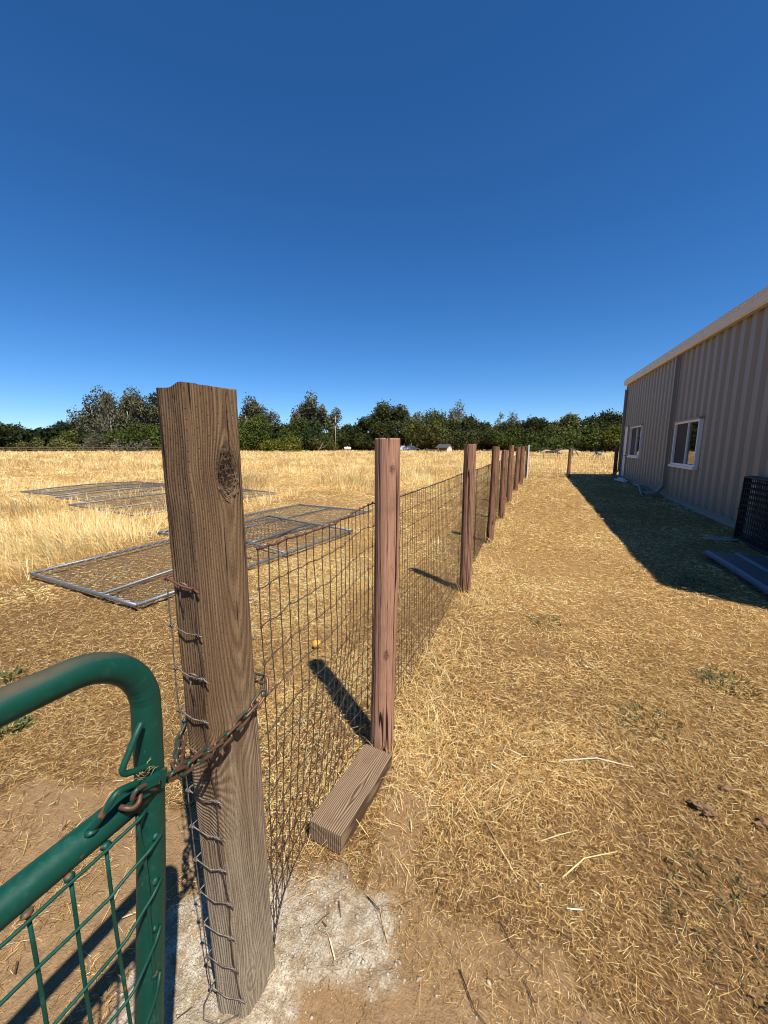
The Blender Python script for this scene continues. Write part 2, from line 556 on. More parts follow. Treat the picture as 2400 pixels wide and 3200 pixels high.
def m_greenpaint(name='green_gate_enamel', rusty=0.0):
    k = NT(name)
    obj = k.coord('Object')
    n1 = k.noise(obj, 14, 5, 0.62)
    n2 = k.noise(obj, 70, 4, 0.65)
    n3 = k.noise(k.mapping(obj, (14, 5, 9)), 1.0, 4, 0.6)
    s = [None, None, k.math('MULTIPLY', k.math('SUBTRACT', k.sep(obj)[2], 1.12), 40.0, clamp=True)]
    c = k.mix(n1, (0.001, 0.040, 0.026), (0.002, 0.058, 0.039))
    chalk = k.math('MULTIPLY', k.ramp(n2, [(0.52, 0.0), (0.7, 0.5)]), k.ramp(n1, [(0.45, 0.0), (0.62, 1.0)]))
    c = k.mix(chalk, c, (0.03, 0.115, 0.085))
    geo = k.n('ShaderNodeNewGeometry')
    nz = k.sep(geo.outputs['Normal'])[2]
    # weather stain: rust-brown wear along the crest of the rails
    wear = k.math('MULTIPLY', k.ramp(nz, [(0.62, 0.0), (0.93, 1.0)]), k.math('MULTIPLY', k.ramp(n3, [(0.36, 0.0), (0.6, 1.0)]), k.ramp(s[2], [(0.0, 0.0), (1.0, 1.0)])))
    c = k.mix(k.math('MULTIPLY', wear, 0.92), c, k.mix(n2, (0.07, 0.042, 0.026), (0.12, 0.085, 0.05)))
    scr = k.ramp(k.noise(k.mapping(obj, (180, 12, 40), rot=(0.4, 0.2, 0.7)), 1.0, 3, 0.6), [(0.72, 0.0), (0.76, 0.5)])
    c = k.mix(scr, c, (0.2, 0.3, 0.27))
    spot = k.ramp(k.noise(obj, 32, 3, 0.6), [(0.70 - rusty, 0.0), (0.76 - rusty, 1.0)])
    c = k.mix(spot, c, (0.16, 0.07, 0.03))
    r = k.math('ADD', 0.36, k.math('MULTIPLY', n2, 0.3))
    r = k.math('ADD', r, k.math('MULTIPLY', wear, 0.3))
    return k.principled(c, r, 0, k.bump(k.math('ADD', n2, k.math('MULTIPLY', spot, 0.6)), 0.12, 0.002), 0.35)


def m_galv(name='galvanised_steel', dull=(0.30, 0.32, 0.34)):
    k = NT(name)
    n = k.noise(k.coord('Object'), 25, 4, 0.6)
    c = k.mix(n, tuple(x * 0.75 for x in dull), tuple(x * 1.2 for x in dull))
    return k.principled(c, 0.48, 0.55, None, 0.4)


def m_panelwall():
    k = NT('tan_steel_cladding')
    obj = k.coord('Object')
    n = k.noise(k.mapping(obj, (1.2, 1.2, 0.25)), 1.0, 5, 0.6)
    d = k.noise(k.mapping(obj, (6, 6, 1.2)), 1.0, 4, 0.6)
    c = k.mix(n, (0.205, 0.182, 0.143), (0.245, 0.217, 0.17))
    z = k.sep(obj)[2]
    splash = k.math('MULTIPLY', k.ramp(k.math('ADD', z, k.math('MULTIPLY', d, 0.5)), [(0.3, 1.0), (0.75, 0.0)]), 0.35)
    c = k.mix(splash, c, (0.20, 0.15, 0.10))
    return k.principled(c, 0.5, 0, k.bump(d, 0.05, 0.004), 0.4)


def m_plain(name, col, rough=0.7, metal=0.0, spec=0.3, var=0.15, scale=12):
    k = NT(name)
    n = k.noise(k.coord('Object'), scale, 4, 0.6)
    c = k.mix(n, tuple(max(0, x * (1 - var)) for x in col), tuple(x * (1 + var) for x in col))
    return k.principled(c, rough, metal, k.bump(n, 0.15, 0.003), spec)


M = {}
M['ground'] = m_ground()
M['straw'] = m_blade('straw_blades', 0.18)
M['field'] = m_blade('standing_dry_grass', 0.3)
M['weed'] = m_blade('weed_leaves', 0.25)
M['gatepost'] = m_gatepost()
M['block'] = m_block()
M['post'] = [m_roundpost('pink_peeled_post_%s' % w, b, d, i) for i, (w, b, d) in enumerate(
    [('smooth', (0.345, 0.187, 0.118), (0.19, 0.10, 0.06)), ('streaked', (0.27, 0.145, 0.09), (0.13, 0.07, 0.042)), ('knotty', (0.24, 0.127, 0.077), (0.10, 0.053, 0.032))])]
M['brownpost'] = m_roundpost('dark_brown_post', (0.17, 0.09, 0.058), (0.08, 0.045, 0.03), 9)
M['wire'] = m_rustwire('weathered_fence_wire', (0.055, 0.028, 0.017), (0.085, 0.06, 0.045), 0.2, 0.6, 18)
M['redwire'] = m_rustwire('red_brown_rusted_wire', (0.15, 0.055, 0.035), (0.11, 0.055, 0.038), 0.15, 0.65, 25)
M['greywire'] = m_rustwire('grey_zinc_wire', (0.09, 0.068, 0.054), (0.19, 0.165, 0.14), 0.35, 0.5, 60)
M['chain'] = m_rustwire('worn_green_chain', (0.02, 0.062, 0.042), (0.14, 0.068, 0.042), 0.35, 0.4, 28)
M['rust'] = m_rustwire('rusted_iron', (0.11, 0.055, 0.034), (0.10, 0.07, 0.052), 0.4, 0.5, 30)
M['green'] = m_greenpaint()
M['greenworn'] = m_greenpaint('worn_green_enamel', 0.16)
M['galv'] = m_galv('galvanised_steel', (0.17, 0.185, 0.20))
M['linkwire'] = m_galv('chain_link_wire', (0.10, 0.097, 0.093))
M['wall'] = m_panelwall()
M['fascia'] = m_plain('tan_gutter_paint', (0.56, 0.49, 0.385), 0.45, 0, 0.4, 0.05, 3)
M['roof'] = m_plain('pale_roof_steel', (0.5, 0.46, 0.4), 0.4, 0.1, 0.4, 0.06)
M['white'] = m_plain('white_vinyl', (0.72, 0.71, 0.70), 0.45, 0, 0.4, 0.03)
M['door'] = m_plain('white_door_paint', (0.72, 0.68, 0.66), 0.5, 0, 0.4, 0.03)
M['dark'] = m_plain('black_metal', (0.015, 0.015, 0.016), 0.5, 0.2, 0.4)
M['darkwire'] = m_plain('shade_darkened_wire', (0.018, 0.017, 0.017), 0.6, 0.1, 0.3)  # shade beside the shed put into the wire colour
M['concrete'] = m_plain('concrete_base', (0.30, 0.28, 0.25), 0.9, 0, 0.2, 0.25, 8)
M['sheet'] = m_galv('bare_roofing_sheet', (0.15, 0.175, 0.195))
M['soilclod'] = m_plain('dry_soil_clod', (0.19, 0.115, 0.06), 0.95, 0, 0.1, 0.45, 90)
M['stone'] = m_plain('pale_gravel', (0.40, 0.345, 0.26), 0.9, 0, 0.15, 0.3, 50)
M['orange'] = m_plain('orange_peel', (0.58, 0.30, 0.05), 0.5, 0, 0.4, 0.12, 60)
M['oldwood'] = m_plain('grey_weathered_rail', (0.13, 0.10, 0.075), 0.9, 0, 0.15, 0.3)
M['paleoldwood'] = m_plain('bleached_wood', (0.36, 0.30, 0.22), 0.9, 0, 0.15, 0.3)
M['bark'] = m_plain('dark_bark', (0.07, 0.055, 0.042), 0.95, 0, 0.1, 0.4, 2)
M['palebark'] = m_plain('pale_gum_bark', (0.40, 0.36, 0.30), 0.9, 0, 0.1, 0.3, 1)
M['leaf'] = m_blade('tree_leaves', 0.25)
M['slate'] = m_plain('grey_shingle', (0.07, 0.07, 0.075), 0.85, 0, 0.2, 0.1)
M['cream'] = m_plain('pale_wall_boards', (0.62, 0.58, 0.52), 0.8, 0, 0.2, 0.06)
M['brownwall'] = m_plain('brown_wall_boards', (0.16, 0.09, 0.05), 0.85, 0, 0.2, 0.1)
M['carwhite'] = m_plain('white_car_paint', (0.75, 0.76, 0.78), 0.3, 0, 0.5, 0.02)
M['rubber'] = m_plain('black_rubber', (0.02, 0.02, 0.02), 0.85, 0, 0.2)
M['hay'] = m_plain('pale_straw_heap', (0.40, 0.29, 0.15), 0.95, 0, 0.1, 0.25, 6)
M['hose'] = m_plain('grey_brown_hose', (0.30, 0.26, 0.21), 0.6, 0, 0.3, 0.1)


def m_glass():
    k = NT('dark_window_glass')
    n = k.noise(k.coord('Object'), 2.5, 3)
    return k.principled((0.012, 0.012, 0.012), 0.02, 0, k.bump(n, 0.02, 0.01), 0.6)


def m_screen():
    k = NT('insect_screen')
    n = k.noise(k.coord('Object'), 300, 2)
    return k.principled(k.mix(n, (0.035, 0.028, 0.022), (0.055, 0.045, 0.036)), 0.7, 0, None, 0.2)


M['glass'] = m_glass()
M['screen'] = m_screen()

# ================================================================== ground
DIRT = [(-0.55, 0.62, 0.22, 0.30), (-0.22, 0.74, 0.34, 0.34), (0.08, 0.72, 0.28, 0.34), (0.0, 0.25, 0.75, 0.5), (-1.45, 0.62, 0.58, 0.46), (-1.15, 0.3, 0.7, 0.5), (-1.15, 0.95, 0.3, 0.2), (-1.75, 0.86, 0.2, 0.12), (-0.42, 1.3, 0.12, 0.35)]
PALE = [(-0.56, 0.90, 0.18, 0.19), (-0.47, 1.0, 0.12, 0.09), (-0.85, 0.70, 0.15, 0.18), (-0.39, 0.92, 0.07, 0.06), (-0.74, 0.55, 0.17, 0.22), (-0.62, 0.72, 0.15, 0.15)]


def mask(x, y, spots):
    m = np.zeros_like(x)
    x, y = x + (fbm(x + 40, y, 4.5, 5) - 0.5) * 0.34, y + (fbm(x, y + 60, 4.5, 5) - 0.5) * 0.34
    for cx, cy, rx, ry in spots:
        d = np.sqrt(((x - cx) / rx) ** 2 + ((y - cy) / ry) ** 2)
        m = np.maximum(m, 1 - sstep(0.6, 1.35, d))
    return m


def tall_mask(x, y):
    """where the uncut field grass stands"""
    w = (fbm(x, y, 0.35, 3) - 0.5) * 3.0
    edge = -5.75 - 0.13 * np.clip(y - 3, 0, 12) + w * 0.3
    edge = np.where(y > 12, -5.0 + np.clip(y - 12, 0, 6) * 0.62, edge)
    m1 = 1 - sstep(-0.3, 0.5, x - edge)
    m1 = np.maximum(m1, sstep(24.0, 30.0, y + w))
    beyond = (y > 21.0 + 0.33 * np.clip(x, 0, 4) + 0.6) & (x > 0.0)
    return np.maximum(m1, np.where(beyond, 0.6, 0.0))


def in_quad(x, y, q):
    r = np.ones_like(x, bool)
    for i in range(4):
        (x0, y0), (x1, y1) = q[i], q[(i + 1) % 4]
        r &= ((x1 - x0) * (y - y0) - (y1 - y0) * (x - x0)) > 0
    return r


LAID = [[(-5.28, 2.73), (-3.30, 2.47), (-2.77, 6.10), (-5.00, 6.84)], [(-5.95, 4.97), (-4.0, 4.75), (-3.32, 8.34), (-5.38, 8.61)],
        [(-9.92, 6.08), (-7.33, 5.70), (-6.95, 10.1), (-9.15, 10.5)], [(-14.4, 7.5), (-12.2, 7.2), (-12.0, 11.0), (-14.5, 11.4)], [(-12.1, 7.1), (-10.35, 6.9), (-9.95, 10.4), (-11.95, 10.8)]]


def laid_mask(x, y):
    r = np.zeros_like(x)
    for i, q in enumerate(LAID):
        r = np.maximum(r, in_quad(x, y, q) * (1.0 if i < 2 else 0.85))
    return r


def gz(x, y):
    near = 1 - sstep(6, 30, np.hypot(x, y))
    z = (fbm(x, y, 1.3, 4) - 0.5) * 0.05 * near + (fbm(x + 50, y, 9, 3) - 0.5) * 0.016 * near
    z += mask(x, y, [(-0.55, 0.95, 0.35, 0.25)]) * 0.010
    pm = mask(x, y, PALE) * sstep(0.36, 0.52, fbm(x, y, 6, 3))
    z += pm * (0.006 + 0.012 * (fbm(x, y, 45, 3) - 0.5) + 0.010 * (fbm(x + 3, y, 14, 2) - 0.5)) + near * (fbm(x, y + 9, 60, 2) - 0.5) * 0.004
    return z


def axis(lo, hi, fine, far, grow=1.09):
    a = list(np.arange(lo, hi + 1e-6, fine))
    s = fine
    while a[-1] < far:
        s *= grow
        a.append(a[-1] + s)
    s = fine
    b = [a[0]]
    while b[-1] > -far:
        s *= grow
        b.append(b[-1] - s)
    return np.array(b[:0:-1] + a)


gx, gy = axis(-2.4, 1.6, 0.012, 2600, 1.06), axis(0.2, 3.0, 0.012, 2600, 1.06)
X, Y = np.meshgrid(gx, gy)
Z = gz(X, Y)
nx, ny = len(gx), len(gy)
idx = np.arange(nx * ny).reshape(ny, nx)
quads = np.stack([idx[:-1, :-1], idx[:-1, 1:], idx[1:, 1:], idx[1:, :-1]], -1).reshape(-1, 4)
xf, yf = X.ravel(), Y.ravel()
me = fast_mesh('ground', np.stack([xf, yf, Z.ravel()], 1), quads)
me.polygons.foreach_set('use_smooth', np.ones(len(quads), bool))
zone = me.color_attributes.new('zone', 'FLOAT_COLOR', 'POINT')
zc = np.ones((len(xf), 4), np.float32)
zc[:, 0], zc[:, 1], zc[:, 2] = mask(xf, yf, DIRT), mask(xf, yf, PALE), np.maximum(tall_mask(xf, yf), 0.5 * sstep(2.0, 5.0, yf))
zone.data.foreach_set('color', zc.ravel())
tag(link('ground', me, M['ground']), kind='structure')


# ================================================================== straw and grass
def blades(P, az, pitch, length, width, bend, roll, nseg=2, tip=0.25):
    """ribbons: returns vertex array and quad array"""
    N = len(P)
    lv = nseg + 1
    V = np.zeros((N, lv, 2, 3), np.float32)
    hx, hy = np.cos(az), np.sin(az)
    side = np.stack([-hy, hx, np.zeros(N)], 1)
    pos = P.copy()
    pt = pitch.copy()
    for i in range(lv):
        up = np.stack([-hx * np.sin(pt), -hy * np.sin(pt), np.cos(pt)], 1)
        wv = side * np.cos(roll)[:, None] + up * np.sin(roll)[:, None]
        w = width * (1 - (1 - tip) * (i / nseg) ** 1.5) * 0.5
        V[:, i, 0] = pos - wv * w[:, None]
        V[:, i, 1] = pos + wv * w[:, None]
        if i < nseg:
            st = length / nseg
            pos = pos + np.stack([hx * np.cos(pt), hy * np.cos(pt), np.sin(pt)], 1) * st[:, None]
            pt = pt + bend / nseg
    b = (np.arange(N) * lv * 2)[:, None]
    Q = []
    for i in range(nseg):
        o = 2 * i
        Q.append(np.concatenate([b + o, b + o + 1, b + o + 3, b + o + 2], 1))
    return V.reshape(-1, 3), np.concatenate(Q)


def palette(n, cols, weights):
    cols = np.array(cols)
    c = cols[rng.choice(len(cols), n, p=np.array(weights) / sum(weights))]
    return c * rng.uniform(0.8, 1.2, (n, 1))


def polar(n, r0, r1, a0=-62, a1=62, pw=0.0):
    u = rng.random(n)
    r = np.exp(np.log(r0) + u * (np.log(r1) - np.log(r0)))
    a = R(1) * rng.uniform(a0, a1, n) + 0.0
    h = R(-19.678) + a       # heading clockwise from +Y
    return r * np.sin(h), r * np.cos(h), r


def on_building(x, y):
    return (x > 3.9 + 0.047 * (y - 13.5) - 0.02) & (y < 22.2)


# --- cut straw litter lying on the yard and along the fence
n = 1250000
x, y, r = polar(n, 0.55, 34)
dm, pm, tm = mask(x, y, DIRT) * (0.55 + 0.45 * sstep(0.35, 0.6, fbm(x, y + 3, 5, 3))), mask(x, y, PALE), tall_mask(x, y)
dens = (1 - 0.975 * dm) * (1 - 0.985 * pm) * (1 - 0.45 * tm * (1 - laid_mask(x, y)))
dens *= np.clip(0.05 + 1.6 * (fbm(x, y, 1.3, 4) - 0.1), 0.12, 1) * (0.38 + 0.62 * sstep(1.1, 2.3, r)) * np.where((x < -0.75) & (r < 2.6), 0.6, 1.0)
keep = (rng.random(n) < dens) & ~on_building(x, y)
x, y, r = x[keep], y[keep], r[keep]
n = len(x)
flow = fbm(x, y, 0.5, 3) * 9.0
az = np.where(rng.random(n) < 0.22, flow + rng.normal(0, 0.7, n), rng.uniform(0, 6.28, n))
length = (rng.gamma(2.4, 0.0066, n) * (1 + r * 0.15) + 0.006) * (0.6 + 0.4 * sstep(0.8, 1.8, r))
long_ = rng.random(n) < 0.012
length[long_] *= 3.0
width = 0.0006 + 0.00066 * r * rng.uniform(0.6, 1.3, n)
width = np.minimum(width, length * 0.22)
pitch = np.abs(rng.normal(0.0, 0.13, n))
bend = rng.normal(-0.1, 0.6, n)
roll = rng.normal(0, 0.45, n)
z = gz(x, y) + rng.exponential(0.005, n) * (1 + r * 0.06)
patch = sstep(0.35, 0.65, fbm(x + 31, y + 7, 0.8, 4))
lit = np.array([0.60, 0.42, 0.19])
tint = palette(n, [(0.80, 0.585, 0.28), (0.66, 0.44, 0.18), (0.47, 0.285, 0.11), (0.24, 0.13, 0.052), (0.84, 0.72, 0.46), (0.33, 0.175, 0.07)], [3.4, 4.0, 4, 3.4, 1.2, 3.6])
tint = np.minimum(tint * ((0.82 + 0.62 * patch) * (1 + 0.25 * sstep(1.8, 5.0, y)))[:, None], 0.9)
tint[:, 2] *= 0.92
V, Q = blades(np.stack([x, y, z], 1), az, pitch, length, width, bend, roll, 2, 0.5)
tag(link('straw_litter', fast_mesh('straw_litter', V, Q, np.repeat(tint, 6, 0)), M['straw']), kind='stuff')

# --- standing dry grass of the field
n = 330000
x, y, r = polar(n, 4.5, 150)
tm = tall_mask(x, y)
cl = fbm(x, y, 0.55, 3)
clump = sstep(0.42, 0.58, cl)
lanes = sstep(0.35, 0.55, fbm(x * 0.25, y, 0.16, 2))
keep = (rng.random(n) < tm * (0.35 + 0.75 * clump)) & ~on_building(x, y)
keep &= ~((x > 3.5) & (y < 22.5))
keep &= rng.random(n) > laid_mask(x, y)
x, y, r, clump, lanes, tm = x[keep], y[keep], r[keep], clump[keep], lanes[keep], tm[keep]
n = len(x)
flat = rng.random(n) < np.clip(0.86 - 0.62 * clump * (0.4 + 0.8 * lanes), 0.1, 1)
height = rng.uniform(0.22, 0.5, n) * (0.55 + 0.6 * clump) * (0.7 + 0.4 * lanes)
height *= np.where((x > 0) & (y < 40), 0.55, 1.0) * (0.68 + 0.32 * sstep(8, 16, r))
az = fbm(x, y, 0.28, 2) * 14 + rng.normal(0, 0.7, n)
pitch = np.where(flat, rng.uniform(0.0, 0.45, n), rng.normal(1.3, 0.22, n))
bend = np.where(flat, rng.normal(-0.3, 0.5, n), rng.normal(-0.7, 0.5, n))
width = np.where(flat, 0.8, 1.0) * (0.002 + 0.00085 * r) * rng.uniform(0.6, 1.3, n)
z = gz(x, y) + np.where(flat, rng.uniform(0, 0.12, n), 0)
tint = palette(n, [(0.82, 0.63, 0.30), (0.74, 0.53, 0.22), (0.86, 0.73, 0.45), (0.60, 0.38, 0.14), (0.48, 0.28, 0.10)], [5, 5, 3, 2, 1])
tint *= (0.74 + 0.44 * fbm(x + 11, y - 5, 0.35, 3) + 0.12 * clump)[:, None]
tint = np.minimum(tint, 0.9) * np.where(clump < 0.3, 1, 1)[:, None] * np.array([1.0, 1.0, 1.0])
V, Q = blades(np.stack([x, y, z], 1), az, pitch, height, width, bend, rng.normal(0, 0.5, n), 2, 0.35)
tag(link('dry_field_grass', fast_mesh('dry_field_grass', V, Q, np.repeat(tint, 6, 0)), M['field']), kind='stuff')

# --- longer straw left standing at the post feet and along the wire
tx, ty, ts = [], [], []
for (bx, by, s, k_) in [(-0.50, 1.68, 0.08, 420), (-0.44, 1.9, 0.11, 380), (-0.46, 2.3, 0.11, 360), (-0.5, 2.8, 0.12, 360), (-0.46, 4.05, 0.10, 500), (-0.38, 3.7, 0.12, 350), (-0.40, 5.0, 0.2, 500), (-0.40, 6.3, 0.12, 400), (-0.36, 8.35, 0.12, 300), (-0.30, 10.95, 0.14, 260), (-0.2, 14.0, 0.16, 220), (-0.1, 16.2, 0.16, 200), (-0.33, 7.4, 0.2, 400), (-0.24, 1.5, 0.16, 260), (-1.0, 2.0, 0.3, 500), (0.02, 19.6, 0.3, 200), (-0.7, 1.35, 0.1, 300)]:
    tx.append(rng.normal(bx, s, k_)); ty.append(rng.normal(by, s * 1.5, k_)); ts.append(np.full(k_, 1.0))
x, y = np.concatenate(tx), np.concatenate(ty)
xs = rng.uniform(0.4, 4.2, 900)
x = np.concatenate([x, xs]); y = np.concatenate([y, 21.35 + 0.33 * xs + rng.normal(0, 0.12, 900) - 0.55])
n = len(x)
rr = np.hypot(x, y)
az = rng.uniform(0, 6.28, n)
pitch = rng.uniform(0.15, 1.15, n)
length = rng.uniform(0.04, 0.15, n) * np.where(rr > 10, 1.6, np.where(rr > 3.5, 1.15, 1.0))
tint = palette(n, [(0.72, 0.53, 0.24), (0.60, 0.40, 0.15), (0.78, 0.63, 0.34), (0.40, 0.24, 0.09)], [4, 4, 2, 1.5])
V, Q = blades(np.stack([x, y, gz(x, y)], 1), az, pitch, length, 0.0016 + 0.0006 * rr, rng.normal(-1.0, 0.6, n), rng.normal(0, 0.6, n), 3, 0.4)
tag(link('straw_tufts', fast_mesh('straw_tufts', V, Q, np.repeat(tint, 8, 0)), M['straw']), kind='stuff')

# --- bleached chips scattered in the straw
n = 170
x, y, r = polar(n, 0.9, 9)
ok = ~on_building(x, y) & (x > -3.5)
x, y, r = x[ok], y[ok], r[ok]
n = len(x)
V, Q = blades(np.stack([x, y, gz(x, y) + 0.012], 1), rng.uniform(0, 6.28, n), rng.normal(0, 0.1, n), rng.uniform(0.012, 0.05, n) * (1 + 0.1 * r), 0.0028 + 0.0008 * r, rng.normal(0, 0.2, n), rng.normal(0, 0.3, n), 2, 0.9)
tag(link('straw_chaff', fast_mesh('straw_chaff', V, Q, np.repeat(palette(n, [(0.80, 0.76, 0.66), (0.72, 0.60, 0.38), (0.12, 0.07, 0.04)], [0.6, 2, 2.5]), 6, 0)), M['straw']), kind='stuff')

# --- gravel and crumbs in the pale patch
n = 2600
x = np.concatenate([rng.normal(-0.5, 0.28, n), rng.normal(-0.85, 0.14, 700), rng.normal(0.0, 0.5, 900)])
y = np.concatenate([rng.normal(0.92, 0.2, n), rng.normal(0.68, 0.16, 700), rng.normal(0.8, 0.35, 900)])
ok = (y > 0.3) & ((mask(x, y, PALE) > 0.15) | (rng.random(len(x)) < 0.25))
x, y = x[ok], y[ok]
n = len(x)
ico = np.array([(1, 0, 0), (-1, 0, 0), (0, 1, 0), (0, -1, 0), (0, 0, 1), (0, 0, -1)], float)
tri = np.array([(0, 2, 4), (2, 1, 4), (1, 3, 4), (3, 0, 4), (2, 0, 5), (1, 2, 5), (3, 1, 5), (0, 3, 5)])
sz = rng.gamma(1.6, 0.0011, n) + 0.0008
V = ico[None] * sz[:, None, None] * rng.uniform(0.6, 1.3, (n, 6, 1))
V[:, :, 2] *= 0.7
ca, sa = np.cos(rng.uniform(0, 6, n)), np.sin(rng.uniform(0, 6, n))
V = np.stack([V[:, :, 0] * ca[:, None] - V[:, :, 1] * sa[:, None], V[:, :, 0] * sa[:, None] + V[:, :, 1] * ca[:, None], V[:, :, 2]], -1)
V += np.stack([x, y, gz(x, y) + sz * 0.3], 1)[:, None]
T = (tri[None] + (np.arange(n) * 6)[:, None, None]).reshape(-1, 3)
tag(link('gravel', fast_mesh('gravel', V.reshape(-1, 3), T), M['stone']), kind='stuff')


# --- small living weeds
def weed(x0, y0, rad, k_, hgt, cols, label, group='small weeds in the cut straw'):
    a = rng.uniform(0, 6.28, k_)
    d = rad * np.sqrt(rng.random(k_))
    px, py = x0 + d * np.cos(a), y0 + d * np.sin(a)
    P = np.stack([px, py, gz(px, py)], 1)
    L = rng.uniform(0.35, 1.0, k_) * hgt
    V, Q = blades(P - np.array([x0, y0, 0]), a + rng.normal(0, 0.8, k_), rng.uniform(0.2, 1.3, k_), L, L * rng.uniform(0.12, 0.3, k_), rng.normal(-0.6, 0.5, k_), rng.normal(0, 0.6, k_), 2, 0.3)
    t = palette(k_, cols, [1] * len(cols))
    o = link('weed', fast_mesh('weed', V, Q, np.repeat(t, 6, 0)), M['weed'], loc=(x0, y0, 0))
    return tag(o, label, 'weed', group)


GR = [(0.07, 0.10, 0.03), (0.12, 0.14, 0.055), (0.19, 0.17, 0.09)]
weed(-3.13, 1.41, 0.085, 170, 0.06, GR, 'small green weed at the left edge, upper of the two beside the gate rail')
weed(-2.51, 1.11, 0.075, 180, 0.07, GR, 'small green weed with pale tips, lower of the two beyond the gate rail')
weed(0.71, 2.33, 0.15, 260, 0.04, GR, 'thin grey green weed patch in the straw above the pale bent stalk')
weed(1.28, 2.9, 0.16, 420, 0.045, GR, 'faint green weed patch near the right edge below the shed shadow')
weed(1.79, 5.0, 0.22, 160, 0.07, GR, 'low weed patch just inside the sunlit strip under the shadow tip')
weed(0.24, 3.49, 0.14, 170, 0.045, GR, 'sparse weed patch halfway between the fence and the shed shadow')
weed(0.75, 1.36, 0.24, 620, 0.030, [(0.07, 0.075, 0.03), (0.12, 0.11, 0.05), (0.22, 0.17, 0.085)], 'broad flat green weed mat at the lower right edge')


# --- loose stalks and twigs lying singly
def stalk(pts, rad, m, label, cat='stalk', name='straw_stalk'):
    P = [(a, b, float(gz(np.array([a]), np.array([b]))[0]) + 0.008 + c) for a, b, c in pts]
    mb = MB()
    mb.tube(np.array(P), [rad * (1 - 0.5 * i / (len(P) - 1)) for i in range(len(P))], 6)
    tag(mb.build(name, m, loc=P[0]), label, cat, 'loose stalks and twigs on the ground')


M['stalk'] = m_plain('yellow_stalk', (0.66, 0.52, 0.24), 0.7, 0, 0.3, 0.15, 30)
M['palestalk'] = m_plain('bleached_stalk', (0.72, 0.66, 0.52), 0.7, 0, 0.3, 0.12, 30)
M['twig'] = m_plain('dark_twig', (0.06, 0.04, 0.028), 0.9, 0, 0.2, 0.3, 30)
stalk([(0.24, 1.86, 0), (0.40, 1.935, 0.006), (0.56, 1.95, 0)], 0.0032, M['palestalk'], 'long bleached stalk lying across the straw in mid yard')
stalk([(-0.02, 1.86, 0), (0.06, 1.83, 0.004)], 0.003, M['palestalk'], 'short pale stalk left of the long bleached one')
stalk([(0.13, 1.41, 0), (0.19, 1.455, 0.006), (0.27, 1.51, 0.004)], 0.0026, M['stalk'], 'bent yellow stalk, left of the two in the lower right')
stalk([(0.20, 1.30, 0), (0.28, 1.395, 0.01), (0.40, 1.47, 0.006)], 0.003, M['stalk'], 'longest yellow stalk pointing up right, in the lower right')
stalk([(-0.08, 1.42, 0), (0.05, 1.24, 0.004)], 0.0024, M['stalk'], 'thin yellow stalk slanting down from the straw edge to the dirt')
stalk([(0.0, 1.1, 0), (0.05, 1.03, 0.004), (0.11, 1.0, 0.01)], 0.0016, M['twig'], 'forked dark twig on the bare dirt at the bottom', 'twig', 'twig')
stalk([(-0.1, 0.93, 0), (-0.05, 0.86, 0.003), (0.02, 0.82, 0.0)], 0.0018, M['twig'], 'dark twig on the bare dirt near the bottom edge', 'twig', 'twig')
stalk([(-0.42, 1.01, 0.0), (-0.36, 0.98, 0.006), (-0.33, 0.93, 0)], 0.0016, M['twig'], 'curved dark twig on the pale patch under the timber block', 'twig', 'twig')
stalk([(0.4, 1.0, 0), (0.47, 0.96, 0.004), (0.56, 0.95, 0)], 0.0016, M['twig'], 'dark twig in the short straw at the lower right', 'twig', 'twig')


def clod(x0, y0, rs, label):
    mb = MB()
    for i, (dx, dy, rad) in enumerate(rs):
        mb.blob((x0 + dx, y0 + dy, rad * 0.35), (rad * 0.8, rad * 0.65, rad * 0.5), int(x0 * 1000 + i), 2, 0.2)
    tag(mb.build('soil_clod', M['soilclod'], loc=(x0, y0, 0)), label, 'clod', 'dry soil clods in the straw')


clod(0.76, 1.80, [(0, 0, 0.024), (0.03, 0.005, 0.026), (0.02, -0.03, 0.02), (-0.012, 0.022, 0.018), (0.05, -0.02, 0.014)], 'cluster of broken brown soil clods right of the yard centre')
clod(0.91, 1.94, [(0, 0, 0.03), (0.03, 0.012, 0.018)], 'single brown soil clod just beyond the broken cluster')
clod(0.985, 1.79, [(0, 0, 0.032), (0.03, 0.01, 0.03), (-0.03, -0.012, 0.02)], 'reddish soil clods against the right picture edge')
clod(0.93, 2.52, [(0, 0, 0.02)], 'small dark soil clod uppermost near the right edge')

mb = MB()
mb.blob((-1.40, 2.42, 0.042), (0.034, 0.034, 0.032), 4, 3, 0.006)
og = mb.build('orange', M['orange'], loc=(-1.40, 2.42, 0.02))
tag(og, 'small yellow orange fruit lying in the straw behind the wire', 'fruit')
mb = MB()
mb.tube([(-1.40, 2.42, 0.07), (-1.398, 2.42, 0.078)], 0.004, 6)
mb.build('stem', M['twig'], og)

# ================================================================== square gate post
gp = thing('gate_post', (-0.65, 0.69, 0), 'weathered square timber gate post with a large knot near its notched top', 'gate post')
secs = [(-0.15, (-0.692, .623), (-0.610, .639), (-0.599, .759)), (0.0, (-0.694, .623), (-0.613, .639), (-0.601, .757)), (0.5, (-0.706, .620), (-0.632, .634), (-0.607, .757)),
        (0.9, (-0.712, .619), (-0.645, .629), (-0.612, .756)), (1.3, (-0.712, .618), (-0.642, .629), (-0.614, .754)), (1.6, (-0.711, .617), (-0.638, .629), (-0.613, .752))]
zs = [s[0] for s in secs]


def post_sec(z):
    out = []
    for c in (1, 2, 3):
        out.append([np.interp(z, zs, [s[c][0] for s in secs]), np.interp(z, zs, [s[c][1] for s in secs])])
    L, K, Rr = [np.array(o) for o in out]
    return L, K, Rr, L + Rr - K


